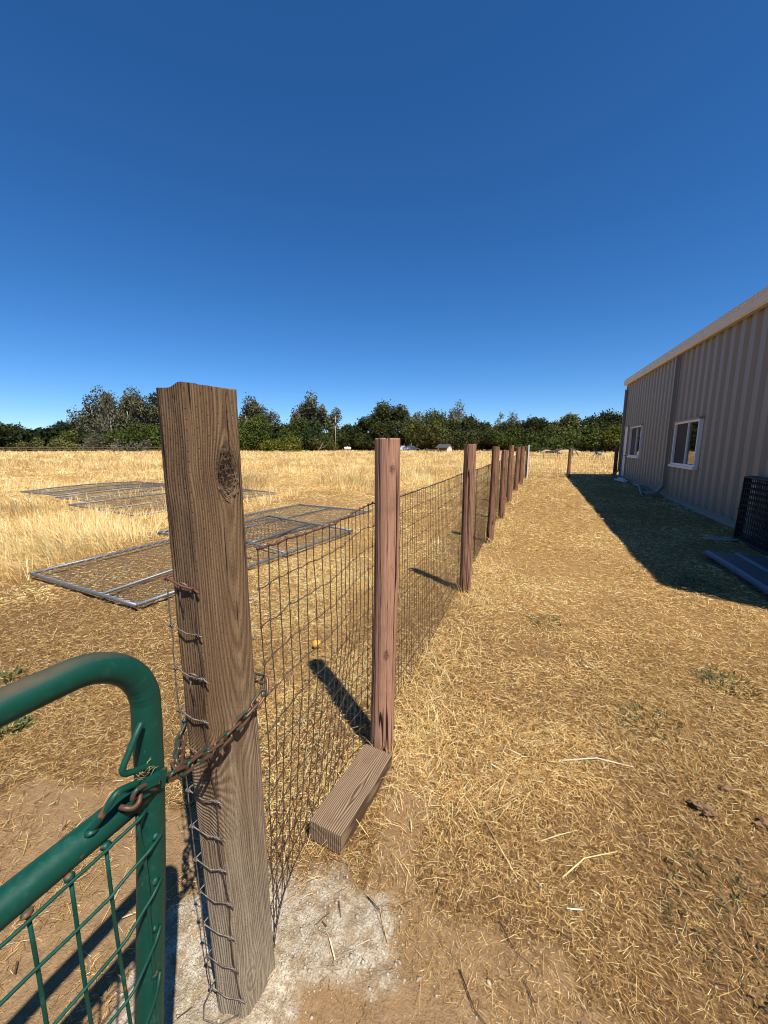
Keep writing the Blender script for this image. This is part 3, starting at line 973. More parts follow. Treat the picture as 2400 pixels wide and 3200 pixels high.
g2 = np.random.default_rng(8)
mbp = MB()
NZ, NS = 90, [8, 13, 8, 13]
rings, uvs = [], []
for i in range(NZ + 1):
    z0 = -0.15 + (1.60 + 0.15) * i / NZ
    L, K, Rr, B = post_sec(z0)
    ring, uvr = [], []
    ulen = 0
    corners = [L, K, Rr, B]
    for e in range(4):
        a, b = corners[e], corners[(e + 1) % 4]
        for j in range(NS[e]):
            t = j / NS[e]
            p = a + (b - a) * t
            cen = (L + Rr) / 2
            rad = (cen - p) / np.linalg.norm(cen - p)
            if j == 0:
                p = p + rad * (0.0035 + 0.003 * (fbm(np.array([z0 * 6 + e * 9]), np.array([e * 3.3]), 1, 3)[0]))
            s_ = ulen + np.linalg.norm(b - a) * t
            p = p + rad * (fbm(np.array([s_ * 60 + e * 31]), np.array([z0 * 3.5]), 1.0, 3)[0] - 0.5) * 0.0045
            ring.append(p)
            uvr.append((s_ - np.linalg.norm(K - L), z0))
        ulen += np.linalg.norm(b - a)
    rings.append(ring)
    uvs.append(uvr)
n_r = sum(NS)
V, UV = [], []
for i, ring in enumerate(rings):
    z0 = -0.15 + 1.75 * i / NZ
    for j, p in enumerate(ring):
        zz = z0
        if i == NZ:      # saw-cut top: back-left strip is a step lower, front ragged
            low = j < 6 or j >= 27
            zz = 1.615 if low else 1.625
            zz += 0.0006 * math.sin(j * 2.1)
            if 8 < j < 21:
                zz -= 0.004 * (j - 8) / 12
        V.append((p[0], p[1], zz))
        UV.append(uvs[i][j])
F = []
for i in range(NZ):
    for j in range(n_r):
        j2 = (j + 1) % n_r
        F.append((i * n_r + j, i * n_r + j2, (i + 1) * n_r + j2, (i + 1) * n_r + j))
F.append(tuple(NZ * n_r + j for j in range(n_r)))
mbp.add(V, F, False, UV)
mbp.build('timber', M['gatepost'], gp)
# splinters round the knot
mbs = MB()
L, K, Rr, B = post_sec(1.43)
fdir = (Rr - K) / np.linalg.norm(Rr - K)
fnor = np.array([fdir[1], -fdir[0]])
for i in range(46):
    a = g2.uniform(0, 6.28)
    rr_ = g2.uniform(0.55, 1.1)
    u_ = 0.083 + 0.026 * rr_ * math.cos(a)
    v_ = 1.43 + 0.055 * rr_ * math.sin(a)
    if u_ > 0.112 or u_ < 0.01:
        continue
    base = np.array([*(K + fdir * u_ + fnor * 0.0005), v_])
    ln = g2.uniform(0.006, 0.016)
    tdir = np.array([*(fdir * -math.sin(a) * 0.5), math.cos(a) * 0.6 + 0.6]) + np.array([*fnor, 0]) * 0.35
    tdir /= np.linalg.norm(tdir)
    sd = np.array([*fdir, 0]) * g2.uniform(0.0008, 0.002)
    mbs.add([base - sd, base + sd, base + tdir * ln + np.array([*fnor, 0]) * 0.002, base + tdir * ln * 0.4 + np.array([*fnor, 0]) * 0.003], [(0, 1, 2), (0, 3, 1), (0, 2, 3), (1, 3, 2)], False)
M['splinter'] = m_plain('torn_wood_splinters', (0.26, 0.19, 0.12), 0.9, 0, 0.1, 0.5, 60)
mbs.build('splinters', M['splinter'], gp)

# ================================================================== timber block
ang_b = math.atan2(0.450, 0.049)
mb = MB()
nx_, ny_, nz_ = 12, 8, 6
Lb, Wb, Hb = 0.45, 0.142, 0.085


def grid_box(mb, L, W, H, nx, ny, nz, rnd=0.005, seed=1, amp=0.0012):
    """box with softened arrises and slightly uneven faces, local axes"""
    import bmesh
    bm = bmesh.new()
    bmesh.ops.create_cube(bm, size=1.0)
    for v in bm.verts:
        v.co = Vector((v.co.x * L, v.co.y * W, v.co.z * H))
    bmesh.ops.bevel(bm, geom=list(bm.edges), offset=rnd, segments=2, affect='EDGES', profile=0.6)
    bmesh.ops.subdivide_edges(bm, edges=[e for e in bm.edges if e.calc_length() > 0.03], cuts=5, use_grid_fill=True)
    g = np.random.default_rng(seed)
    co = np.array([v.co[:] for v in bm.verts])
    co += (g.random(co.shape) - 0.5) * amp * 2
    mb.add(co, [[v.index for v in f.verts] for f in bm.faces], False)
    bm.free()


grid_box(mb, Lb, Wb, Hb, 1, 1, 1)
bo = tag(mb.build('timber_block', M['block'], None), 'short grey square timber offcut lying on the ground against the wire fence', 'timber block')
bo.location = (-0.609, 1.335, 0.049)
bo.rotation_euler = (R(3), R(1.5), ang_b)
bo.rotation_mode = 'XYZ'

# ================================================================== woven wire fence
fence = thing('wire_fence', (-0.5, 6.0, 0), 'long woven wire fence on round pinkish posts running away beside the yard', 'fence')
POSTS = [(-0.597, 1.645, 1.53, 0.057, (0.022, 0.008)), (-0.536, 3.994, 1.515, 0.058, (0.012, 0.005)), (-0.474, 6.285, 1.49, 0.058, (0.03, 0.01)),
         (-0.429, 8.371, 1.42, 0.061, (0.014, 0.0)), (-0.382, 10.961, 1.52, 0.066, (-0.006, 0.0)), (-0.282, 14.0, 1.47, 0.072, (0.014, 0.0)), (-0.166, 16.2, 1.485, 0.076, (0.01, 0.0))]
POST_LABEL = ['smooth pinkish round post nearest the camera, with long drying cracks', 'round post with dark scuffs, second from the camera', 'round post with one deep crack and dark knots, third from the camera',
              'shorter split round post, fourth from the camera', 'taller round post, fifth from the camera', 'sixth round post from the camera', 'last pinkish round post before the white one']


def round_post(mb, bx, by, h, rad, lean, seed, nseg=36, nz=40, cracks=3):
    g = np.random.default_rng(seed)
    ca = g.uniform(0, 6.28, cracks) if seed != 1 else np.array([5.2, 4.55, 5.75])
    V, F = [], []
    ph = g.uniform(0, 9)
    for i in range(nz + 1):
        z = -0.15 + (h + 0.15) * i / nz
        t = z / h
        cx, cy = bx + lean[0] * t + 0.004 * math.sin(3.1 * z + ph), by + lean[1] * t + 0.003 * math.cos(2.3 * z + ph)
        for j in range(nseg):
            a = 2 * math.pi * j / nseg
            rr = rad * (1.02 - 0.03 * t) * (1 + 0.03 * (vnoise(np.array([math.cos(a) * 1.5 + ph]), np.array([math.sin(a) * 1.5 + z * 2.0]))[0] - 0.5) + 0.02 * math.sin(2 * a + ph))
            for c, a0 in enumerate(ca):
                aa = a0 + 0.12 * math.sin(2.2 * z + c * 2)
                da = (a - aa + math.pi) % (2 * math.pi) - math.pi
                if abs(da) < 0.10:
                    rr -= 0.0035 * (1 - abs(da) / 0.10)
            V.append((cx + rr * math.cos(a), cy + rr * math.sin(a), z))
    for i in range(nz):
        for j in range(nseg):
            j2 = (j + 1) % nseg
            F.append((i * nseg + j, i * nseg + j2, (i + 1) * nseg + j2, (i + 1) * nseg + j))
    mb.add(V, F, True)
    top = [V[nz * nseg + j] for j in range(nseg)]
    cx, cy = np.mean([p[0] for p in top]), np.mean([p[1] for p in top])
    inner = [(cx + (p[0] - cx) * 0.95, cy + (p[1] - cy) * 0.95, h + 0.003 + 0.002 * math.sin(j * 1.3)) for j, p in enumerate(top)]
    b = 0
    TV = top + inner
    TF = [(j, (j + 1) % nseg, nseg + (j + 1) % nseg, nseg + j) for j in range(nseg)] + [tuple(range(nseg, 2 * nseg))]
    mb.add(TV, TF, False)


for i, (bx, by, h, rad, lean) in enumerate(POSTS):
    mb = MB()
    round_post(mb, bx, by, h, rad, lean, i + 1, 72 if i < 2 else 40, 60 if i < 2 else 30)
    o = mb.build('fence_post', M['post'][0 if i == 0 else (1 if i in (1, 4) else 2)], fence, loc=(bx, by, 0))
    o['label'] = POST_LABEL[i]

# corner post: dark timber with a white edge board
mb = MB()
mb.box((0.0, 19.75, 0.70), (0.10, 0.09, 1.66))
mb.build('fence_post', M['brownpost'], fence)['label'] = 'dark corner post at the far end of the fence'
mb = MB()
mb.box((0.078, 19.70, 0.80), (0.05, 0.06, 1.52))
mb.build('white_strip', M['white'], fence)


def wire_span(p0, p1, top0, top1, bot0, bot1, dx=0.05, dz=0.1, rad=0.00125, knots=True, sides=4, seed=0, belly=None, rows=None, fine=True):
    """woven wire between two ends; belly(t, z) shifts the wire sideways"""
    g = np.random.default_rng(seed)
    p0, p1 = np.array(p0, float), np.array(p1, float)
    L = np.linalg.norm(p1 - p0)
    d = (p1 - p0) / L
    nrm = np.array([-d[1], d[0]])
    nv = max(2, int(round(L / dx)))
    nh = rows or int(round((top0 - bot0) / dz))
    jit = g.normal(0, 0.0035, (nh + 1, nv + 1))
    jz = g.normal(0, 0.0022, (nh + 1, nv + 1))
    G = np.zeros((nh + 1, nv + 1, 3))
    for a in range(nh + 1):
        f = a / nh
        for b in range(nv + 1):
            t = b / nv
            top = top0 + (top1 - top0) * t - 0.012 * math.sin(math.pi * t)
            bot = bot0 + (bot1 - bot0) * t
            z = top + (bot - top) * f + jz[a, b]
            s = L * t + jit[a, b]
            off = belly(t, z) if belly else 0.015 * math.sin(t * 5 + seed) * (f - 0.3)
            p = p0 + d * s + nrm * off
            G[a, b] = (p[0], p[1], z)
    mw = MB()
    sub = 3 if fine else 1
    for b in range(nv + 1):
        col = G[:, b]
        pts = []
        for a in range(nh):
            for q in range(sub):
                t = q / sub
                pts.append(col[a] * (1 - t) + col[a + 1] * t + (np.array([*(d * g.normal(0, 0.0009)), 0]) if q else 0))
        pts.append(col[-1])
        mw.tube(pts, rad, sides, False)
    for a in range(1, nh + 1):
        row = G[a]
        pts = []
        for b in range(nv):
            pts.append(row[b] + (0, 0, 0.0))
            if fine:
                pts.append((row[b] + row[b + 1]) / 2 + np.array([0, 0, (-0.003 if (a + b) % 2 else 0.0015)]))
        pts.append(row[-1])
        mw.tube(pts, rad, sides, False)
    if knots:
        for a in range(1, nh + 1):
            for b in range(nv + 1):
                c = G[a, b]
                mw.tube([c + np.array([*(-d * 0.004), -0.0015]), c, c + np.array([*(d * 0.004), 0.0015])], [0.0022, 0.0044, 0.0022], 5, False)
    top = MB()
    tp = []
    for b in range(nv):
        tp.append(G[0, b])
        if fine:
            tp.append((G[0, b] + G[0, b + 1]) / 2 + np.array([0, 0, -0.003]))
    tp.append(G[0, -1])
    top.tube(tp, rad * 2.0, 6, False)
    if knots:
        for b in range(nv + 1):
            top.tube([G[0, b] + (0, 0, -0.004), G[0, b] + (0, 0, 0.005)], 0.0042, 6, True)
    return mw, top


def belly1(t, z):
    w = math.sin(math.pi * min(1, max(0, t * 0.96 + 0.02))) ** 0.6
    return 0.085 * (1 - min(1, max(0, z / 0.75))) * w + 0.008 * math.sin(9 * t)


mw, tp = wire_span((-0.600, 0.77), (-0.668, 1.66), 1.255, 1.235, 0.06, 0.02, 0.0515, 0.1, 0.00155, True, 5, 1, belly1, 12)
w_ = mw.build('wire_mesh', M['wire'], fence)
tp.build('top_wire', M['redwire'], w_)
ends = [(p[0] - p[3] - 0.012, p[1]) for p in POSTS] + [(-0.06, 19.73)]
for i in range(len(ends) - 1):
    far = i >= 3
    mw, tp = wire_span(ends[i], ends[i + 1], 1.235 - 0.008 * i, 1.235 - 0.008 * (i + 1), 0.02, 0.02, 0.05 if not far else 0.1, 0.1, 0.0016 if i < 1 else 0.0018, i < 2, 4 if i < 2 else 3, i + 2, None, 12, i < 2)
    w_ = mw.build('wire_mesh', M['wire'], fence)
    tp.build('top_wire', M['wire'], w_)
# slim intermediate steel stakes in the longer spans
for (sx, sy, h) in [(-0.555, 5.35, 1.2), (-0.50, 7.3, 1.15), (-0.44, 9.9, 1.2)]:
    mb = MB()
    mb.tube([(sx - 0.05, sy, -0.1), (sx - 0.05, sy, h)], 0.008, 6)
    mb.build('stake', M['rust'], fence)

# wire ends wrapped round the gate post
LEV = [1.215, 1.108, 1.005, 0.90, 0.815, 0.69, 0.59, 0.495, 0.40, 0.30, 0.20, 0.10]
g3 = np.random.default_rng(4)
side_pts, arris_pts = [], []
for i, z in enumerate(LEV):
    L, K, Rr, B = post_sec(z)
    nl = np.array([(K - L)[1], -(K - L)[0]]); nl /= np.linalg.norm(nl)      # outward normal of the left face
    u = (K - L) / np.linalg.norm(K - L)
    off = nl * 0.006
    a = L - u * 0.006 + nl * 0.004
    bmid = (L + K) / 2 + nl * (0.009 + 0.003 * g3.random())
    b = K - u * (0.012 - 0.02 * (i % 3 == 2) * 0.4) + off
    zend = z - 0.016 + g3.normal(0, 0.002)
    back = B + (B - Rr) / np.linalg.norm(B - Rr) * 0.005
    mb = MB()
    rad = 0.0026 if i == 0 else 0.0016
    pts = [(*(Rr + (Rr - K) / np.linalg.norm(Rr - K) * 0.006), z + 0.02), (*(back), z + 0.012), (*(L - u * 0.006), z + 0.006), (*a, z + 0.004), (*((a + bmid) / 2), z - 0.003), (*bmid, z - 0.009), (*b, zend), (*(b + u * 0.014 + nl * 0.003), zend - 0.004 + (0.003 if i % 2 else -0.003))]
    mb.tube(pts, rad, 6, True)
    for (q, zq) in [(a + nl * 0.001, z + 0.003), (b, zend)]:
        for t_ in range(3):
            o_ = (t_ - 1) * 0.0035
            th = np.linspace(0, 6.28, 9)
            mb.tube([(*(q + u * o_ + nl * 0.0036 * math.cos(v)), zq + 0.0036 * math.sin(v) - o_ * 0.2) for v in th], 0.0013, 5, False)
        mb.tube([(*(q + nl * 0.002), zq), (*(q + nl * 0.008 + u * 0.004), zq + 0.006)], 0.0012, 5)
    w_ = mb.build('wrapped_wire', M['redwire'] if i == 0 else M['greywire'], fence)
    side_pts.append((*(L - u * 0.005 + nl * 0.007), z + 0.003))
    arris_pts.append((*(b), zend))


def wob(pts, amp, seed):
    g = np.random.default_rng(seed)
    out = []
    for p, q in zip(pts[:-1], pts[1:]):
        p, q = np.array(p), np.array(q)
        for t in (0, 0.33, 0.66):
            out.append(p + (q - p) * t + (g.normal(0, amp, 3) * (1, 1, 0) if t else 0))
    out.append(np.array(pts[-1]))
    return out


for k_, pp in enumerate((side_pts, arris_pts)):
    mb = MB()
    mb.tube(wob(pp, 0.0009, k_), 0.0016, 5)
    mb.build('wrapped_wire', M['greywire'] if k_ == 0 else M['wire'], fence)
# staples over the wires
for i in (0, 2):
    mb = MB()
    p = np.array(arris_pts[i]) + (-0.012, -0.002, 0.004)
    th = np.linspace(0, math.pi, 8)
    mb.tube([p + np.array([0.012 * (math.cos(t) - 1), -0.006 * math.sin(t), 0.010 * math.sin(t)]) for t in th], 0.0018, 6)
    mb.tube([p + (-0.024, 0.002, 0.0), p + (-0.02, -0.005, -0.02), p + (-0.016, -0.004, -0.06)], 0.0016, 6)
    mb.build('staple', M['greywire'], fence)
# loose wire end at the foot of the wrap
L, K, Rr, B = post_sec(0.05)
mb = MB()
mb.tube([(*(L + (0.0, -0.008)), 0.11), (L[0] - 0.02, L[1] - 0.02, 0.06), (L[0] - 0.015, L[1] - 0.03, 0.03), (L[0] + 0.03, L[1] - 0.025, 0.03), (K[0] - 0.01, K[1] - 0.012, 0.04), (K[0] - 0.003, K[1] - 0.014, 0.055)], 0.0019, 6)
mb.build('wrapped_wire', M['greywire'], fence)

# ================================================================== far cross fence
ff = thing('wire_fence', (2.0, 21.3, 0), 'short woven wire fence on dark posts closing the yard beside the metal shed', 'fence')
FP = [(1.973, 21.3, 1.42, 0.075), (4.20, 22.60, 1.44, 0.085)]
for i, (bx, by, h, rad) in enumerate(FP):
    mb = MB()
    round_post(mb, bx, by, h, rad, (0.0, 0.0), 20 + i, 24, 16)
    mb.build('fence_post', M['post'][2] if i == 0 else M['brownpost'], ff, loc=(bx, by, 0))['label'] = ['round post in the middle of the cross fence', 'dark post close to the shed corner'][i]
for i, (a, b) in enumerate([((0.06, 19.78), (1.96, 21.25)), ((1.98, 21.25), (4.2, 22.55))]):
    mw, tp = wire_span(a, b, 1.08, 1.08, 0.03, 0.03, 0.10, 0.1, 0.0022, False, 3, 40 + i, None, 10, False)
    w_ = mw.build('wire_mesh', M['linkwire'], ff)
    tp.build('top_wire', M['linkwire'], w_)
mb = MB()
mb.tube([(4.2, 22.5, 1.02), (4.95, 23.0, 1.02)], 0.02, 6)
mb.tube([(0.06, 19.78, 1.40), (1.97, 21.28, 1.36), (4.2, 22.55, 1.38)], 0.003, 4)
mb.build('rail', M['oldwood'], ff)

# ================================================================== green tube gate
GP, GD = np.array([-0.575, 0.445]), np.array([0.0820, 0.9966])
GN = np.array([0.9966, -0.0820])


def G3(s, z, off=0.0):
    p = GP + GD * s + GN * off
    return np.array([p[0], p[1], z])


gate = thing('tube_gate', G3(-1.2, 0), 'green painted tube gate with rounded corner and welded wire infill', 'gate')
RT = 0.0225
path = [G3(-3.2, 1.184), G3(-2.4, 1.184), G3(-1.6, 1.184), G3(-1.0, 1.184), G3(-0.6, 1.184), G3(-0.35, 1.184), G3(-0.2, 1.184), G3(-0.15, 1.184)]
cx_, cz_, rb = -0.122, 1.079, 0.105
for t in np.linspace(0.06, 1.0, 13):
    a = math.pi / 2 * (1 - t)
    path.append(G3(cx_ + rb * math.cos(a) + 0.002, cz_ + rb * math.sin(a)))
for s, z in [(-0.018, 1.02), (-0.021, 0.96), (-0.027, 0.88), (-0.036, 0.78), (-0.047, 0.68), (-0.057, 0.59), (-0.07, 0.48), (-0.085, 0.34), (-0.098, 0.22)]:
    path.append(G3(s, z))
for t in np.linspace(0.15, 1.0, 7):
    a = -math.pi / 2 * t
    path.append(G3(-0.20 + 0.1 * math.cos(a), 0.2 + 0.1 * math.sin(a)))
path += [G3(-0.6, 0.1), G3(-1.6, 0.1), G3(-3.2, 0.1)]
rad = [RT] * len(path)
# faint wrinkles on the inside of the bend
mb = MB()
n0 = 40
pd = []
for p, q in zip(path[:-1], path[1:]):
    for t in np.linspace(0, 1, 5)[:-1]:
        pd.append(p + (q - p) * t)
pd.append(path[-1])
pd = np.array(pd)
rd = np.full(len(pd), RT)
for i, p in enumerate(pd):
    if 1.0 < p[2] < 1.14 and i < 110:
        rd[i] += 0.00022 * math.sin(i * 1.9) + 0.0002 * math.sin(i * 0.7)
mb.tube(pd, rd, 28)
mb.build('gate_frame', M['green'], gate)
mb = MB()
mb.tube([G3(s, 0.925) for s in np.linspace(-3.2, -0.03, 40)], RT * 0.98, 28)
mb.build('cross_rail', M['green'], gate)
mb = MB()
mb.tube([G3(-3.2, 0.1), G3(-3.2, 1.184)], RT, 20)
mb.build('hinge_tube', M['green'], gate)
# welded infill
OFF = RT + 0.004
mb = MB()
wz = [0.903, 0.826, 0.722, 0.617, 0.512, 0.407, 0.302, 0.197]
ends_ = [(-0.052, 0.914), (-0.032, 0.846), (-0.040, 0.765), (-0.050, 0.678), (-0.060, 0.592), (-0.072, 0.48), (-0.084, 0.36), (-0.095, 0.24)]
for z, (se, ze) in zip(wz, ends_):
    pts = [G3(s, z + 0.002 * math.sin(s * 25 + z * 40), OFF) for s in np.linspace(-3.2, -0.115, 60)]
    pts += [G3(-0.10, z + 0.004, OFF), G3(-0.075, z + (ze - z) * 0.45, OFF), G3((se - 0.06) / 2 - 0.006, z + (ze - z) * 0.75, OFF + 0.002), G3(se + 0.004, ze, OFF - 0.002)]
    mb.tube(pts, 0.0026, 8)
for i in range(62):
    s = -0.063 - 0.0482 * i
    x0 = OFF - 0.0045
    pts = [G3(s + 0.0012 * math.sin(z * 13 + i), z, x0) for z in np.linspace(0.903, 0.1, 18)]
    if i == 0:
        pts = [G3(-0.062 + (0.004 if 0.75 < z < 0.85 else 0) - 0.03 * max(0, 0.7 - z), z, x0) for z in np.linspace(0.915, 0.1, 22)]
    mb.tube(pts, 0.0028, 8)
mb.build('wire_infill', M['green'], gate)
for i in range(1, 40):
    s = -0.063 - 0.0482 * i
    mb = MB()
    mb.blob(G3(s, 0.909, RT - 0.001), (0.0055, 0.0075, 0.0055), i, 2, 0.12)
    mb.build('weld', M['greenworn'], gate)
for (se, ze) in ends_[1:]:
    mb = MB()
    mb.blob(G3(se - 0.004, ze + 0.002, RT - 0.001), (0.004, 0.006, 0.006), int(ze * 100), 2, 0.14)
    mb.build('weld', M['greenworn'], gate)


def smooth_path(pts, n=6):
    pts = [np.array(p, float) for p in pts]
    P = [2 * pts[0] - pts[1]] + pts + [2 * pts[-1] - pts[-2]]
    out = []
    for i in range(1, len(P) - 2):
        for t in np.linspace(0, 1, n, endpoint=False):
            a, b, c, d = P[i - 1], P[i], P[i + 1], P[i + 2]
            out.append(0.5 * ((2 * b) + (c - a) * t + (2 * a - 5 * b + 4 * c - d) * t * t + (3 * b - a - 3 * c + d) * t ** 3))
    out.append(pts[-1])
    return np.array(out)


mb = MB()
mb.tube(smooth_path([G3(-0.040, 1.066, 0.024), G3(-0.054, 1.054, 0.028), G3(-0.066, 1.036, 0.029), G3(-0.077, 1.020, 0.029), G3(-0.079, 1.011, 0.029), G3(-0.074, 1.004, 0.029), G3(-0.056, 0.995, 0.028), G3(-0.036, 0.986, 0.024)]), 0.0048, 10)
mb.build('chain_guard', M['green'], gate)
mb = MB()
mb.tube(smooth_path([G3(-0.122, 0.944, 0.013), G3(-0.113, 0.962, 0.024), G3(-0.102, 0.980, 0.031), G3(-0.092, 0.987, 0.032), G3(-0.080, 0.984, 0.031), G3(-0.064, 0.976, 0.029), G3(-0.05, 0.968, 0.025)]), 0.0052, 10)
mb.blob(G3(-0.122, 0.943, 0.014), (0.008, 0.011, 0.005), 3, 2, 0.1)
mb.build('chain_guard', M['greenworn'], gate)
# slotted keeper plate at the rail joint and its staple ring
mb = MB()
mb.beam(G3(-0.062, 0.958, 0.027), G3(-0.012, 0.945, 0.027), 0.004, 0.030, up=(0, 0, 1))
mb.beam(G3(-0.058, 0.968, 0.030), G3(-0.030, 0.962, 0.036), 0.012, 0.014, up=(0, 0, 1))
mb.build('keeper_plate', M['greenworn'], gate)
mb = MB()
mb.tube(smooth_path([G3(-0.084, 0.950, 0.020), G3(-0.081, 0.949, 0.030), G3(-0.074, 0.946, 0.036), G3(-0.065, 0.948, 0.036), G3(-0.060, 0.955, 0.032), G3(-0.061, 0.961, 0.026)]), 0.0040, 10)
mb.build('staple_ring', M['rust'], gate)

# ================================================================== chain
ch = thing('gate_chain', (-0.60, 0.55, 0.87), 'worn green and rusty link chain looped round the timber gate post', 'chain')
front = [(-0.545, 0.375, 0.965), (-0.551, 0.396, 0.955), (-0.564, 0.420, 0.933), (-0.578, 0.454, 0.910), (-0.590, 0.488, 0.890), (-0.598, 0.517, 0.875), (-0.605, 0.548, 0.864), (-0.610, 0.585, 0.851), (-0.610, 0.624, 0.845), (-0.610, 0.662, 0.846), (-0.609, 0.698, 0.851),
         (-0.604, 0.735, 0.865), (-0.599, 0.766, 0.887), (-0.615, 0.776, 0.905), (-0.65, 0.772, 0.905), (-0.685, 0.760, 0.895), (-0.712, 0.72, 0.882), (-0.724, 0.67, 0.868), (-0.722, 0.628, 0.850), (-0.705, 0.598, 0.836), (-0.672, 0.565, 0.850), (-0.632, 0.525, 0.868), (-0.604, 0.498, 0.880)]
cp = smooth_path(front, 12)
seg = np.linalg.norm(np.diff(cp, axis=0), axis=1)
cum = np.concatenate([[0], np.cumsum(seg)])


def link_mesh():
    mb = MB()
    a, b = 0.0160, 0.0080
    pts = []
    for t in np.linspace(0, 2 * math.pi, 29):
        c, s = math.cos(t), math.sin(t)
        pts.append((a * (1 if c > 0 else -1) * 1.0 + b * c if abs(c) > 1e-6 else 0, b * s, 0))
    pts = np.array([(np.sign(math.cos(t)) * a * min(1, abs(math.cos(t)) * 2.2) + b * math.cos(t) * 0.9, b * 1.12 * math.sin(t), 0.0012 * math.sin(t * 2)) for t in np.linspace(0, 2 * math.pi, 37)])
    mb.tube(pts, 0.0036, 8, False)
    return mb


pitch_l = 0.0310
nl = int(cum[-1] / pitch_l)
proto_g = None
for i in range(nl):
    s = (i + 0.5) * pitch_l
    p = np.array([np.interp(s, cum, cp[:, k_]) for k_ in range(3)])
    q = np.array([np.interp(min(cum[-1], s + 0.008), cum, cp[:, k_]) for k_ in range(3)])
    q0 = np.array([np.interp(max(0, s - 0.008), cum, cp[:, k_]) for k_ in range(3)])
    d = Vector(q - q0).normalized()
    if proto_g is None:
        proto_g = link_mesh().build('chain_link', M['chain'])
        o = proto_g
        o.parent = ch
    else:
        o = proto_g.copy()
        COL.objects.link(o)
        o.parent = ch
    up = Vector((0.9, -0.2, 0.4))
    sd = d.cross(up).normalized()
    u2 = sd.cross(d)
    M3 = Matrix((d, sd, u2)).transposed()
    M3 = M3 @ Matrix.Rotation(R(20 if i % 2 == 0 else 110) + 0.3 * math.sin(i * 1.7), 3, 'X')
    o.matrix_parent_inverse = Matrix.Identity(4)
    o.rotation_euler = M3.to_euler()
    o.location = Vector(p) - ch.location
# snap hook / wire tie closing the loop
mb = MB()
mb.tube(smooth_path([(-0.618, 0.506, 0.862), (-0.626, 0.508, 0.874), (-0.622, 0.503, 0.888), (-0.606, 0.494, 0.892), (-0.592, 0.488, 0.884), (-0.588, 0.492, 0.872), (-0.598, 0.500, 0.862)]), 0.0028, 8)
mb.build('wire_tie', M['rust'], ch)
mb = MB()
g4 = np.random.default_rng(6)
for i in range(26):
    a = g4.uniform(0, 6.28)
    b0 = G3(-0.045, 0.978, 0.028) + g4.normal(0, 0.004, 3)
    mb.tube([b0, b0 + np.array([0.004 * math.cos(a), 0.008 * math.sin(a), 0.008 * g4.random()]), b0 + np.array([0.008 * math.cos(a), 0.016 * math.sin(a), 0.014 * g4.random()])], 0.0005, 3)
M['twine'] = m_plain('old_tan_twine', (0.30, 0.235, 0.12), 0.9, 0, 0.1, 0.3, 200)
tag(mb.build('twine_tuft', M['twine'], loc=G3(-0.045, 0.978, 0.028)), 'frayed tan twine tuft caught where the gate chain meets the gate', 'twine')

# ================================================================== chain link panels lying in the field
PG = 'chain link panels lying in the field'


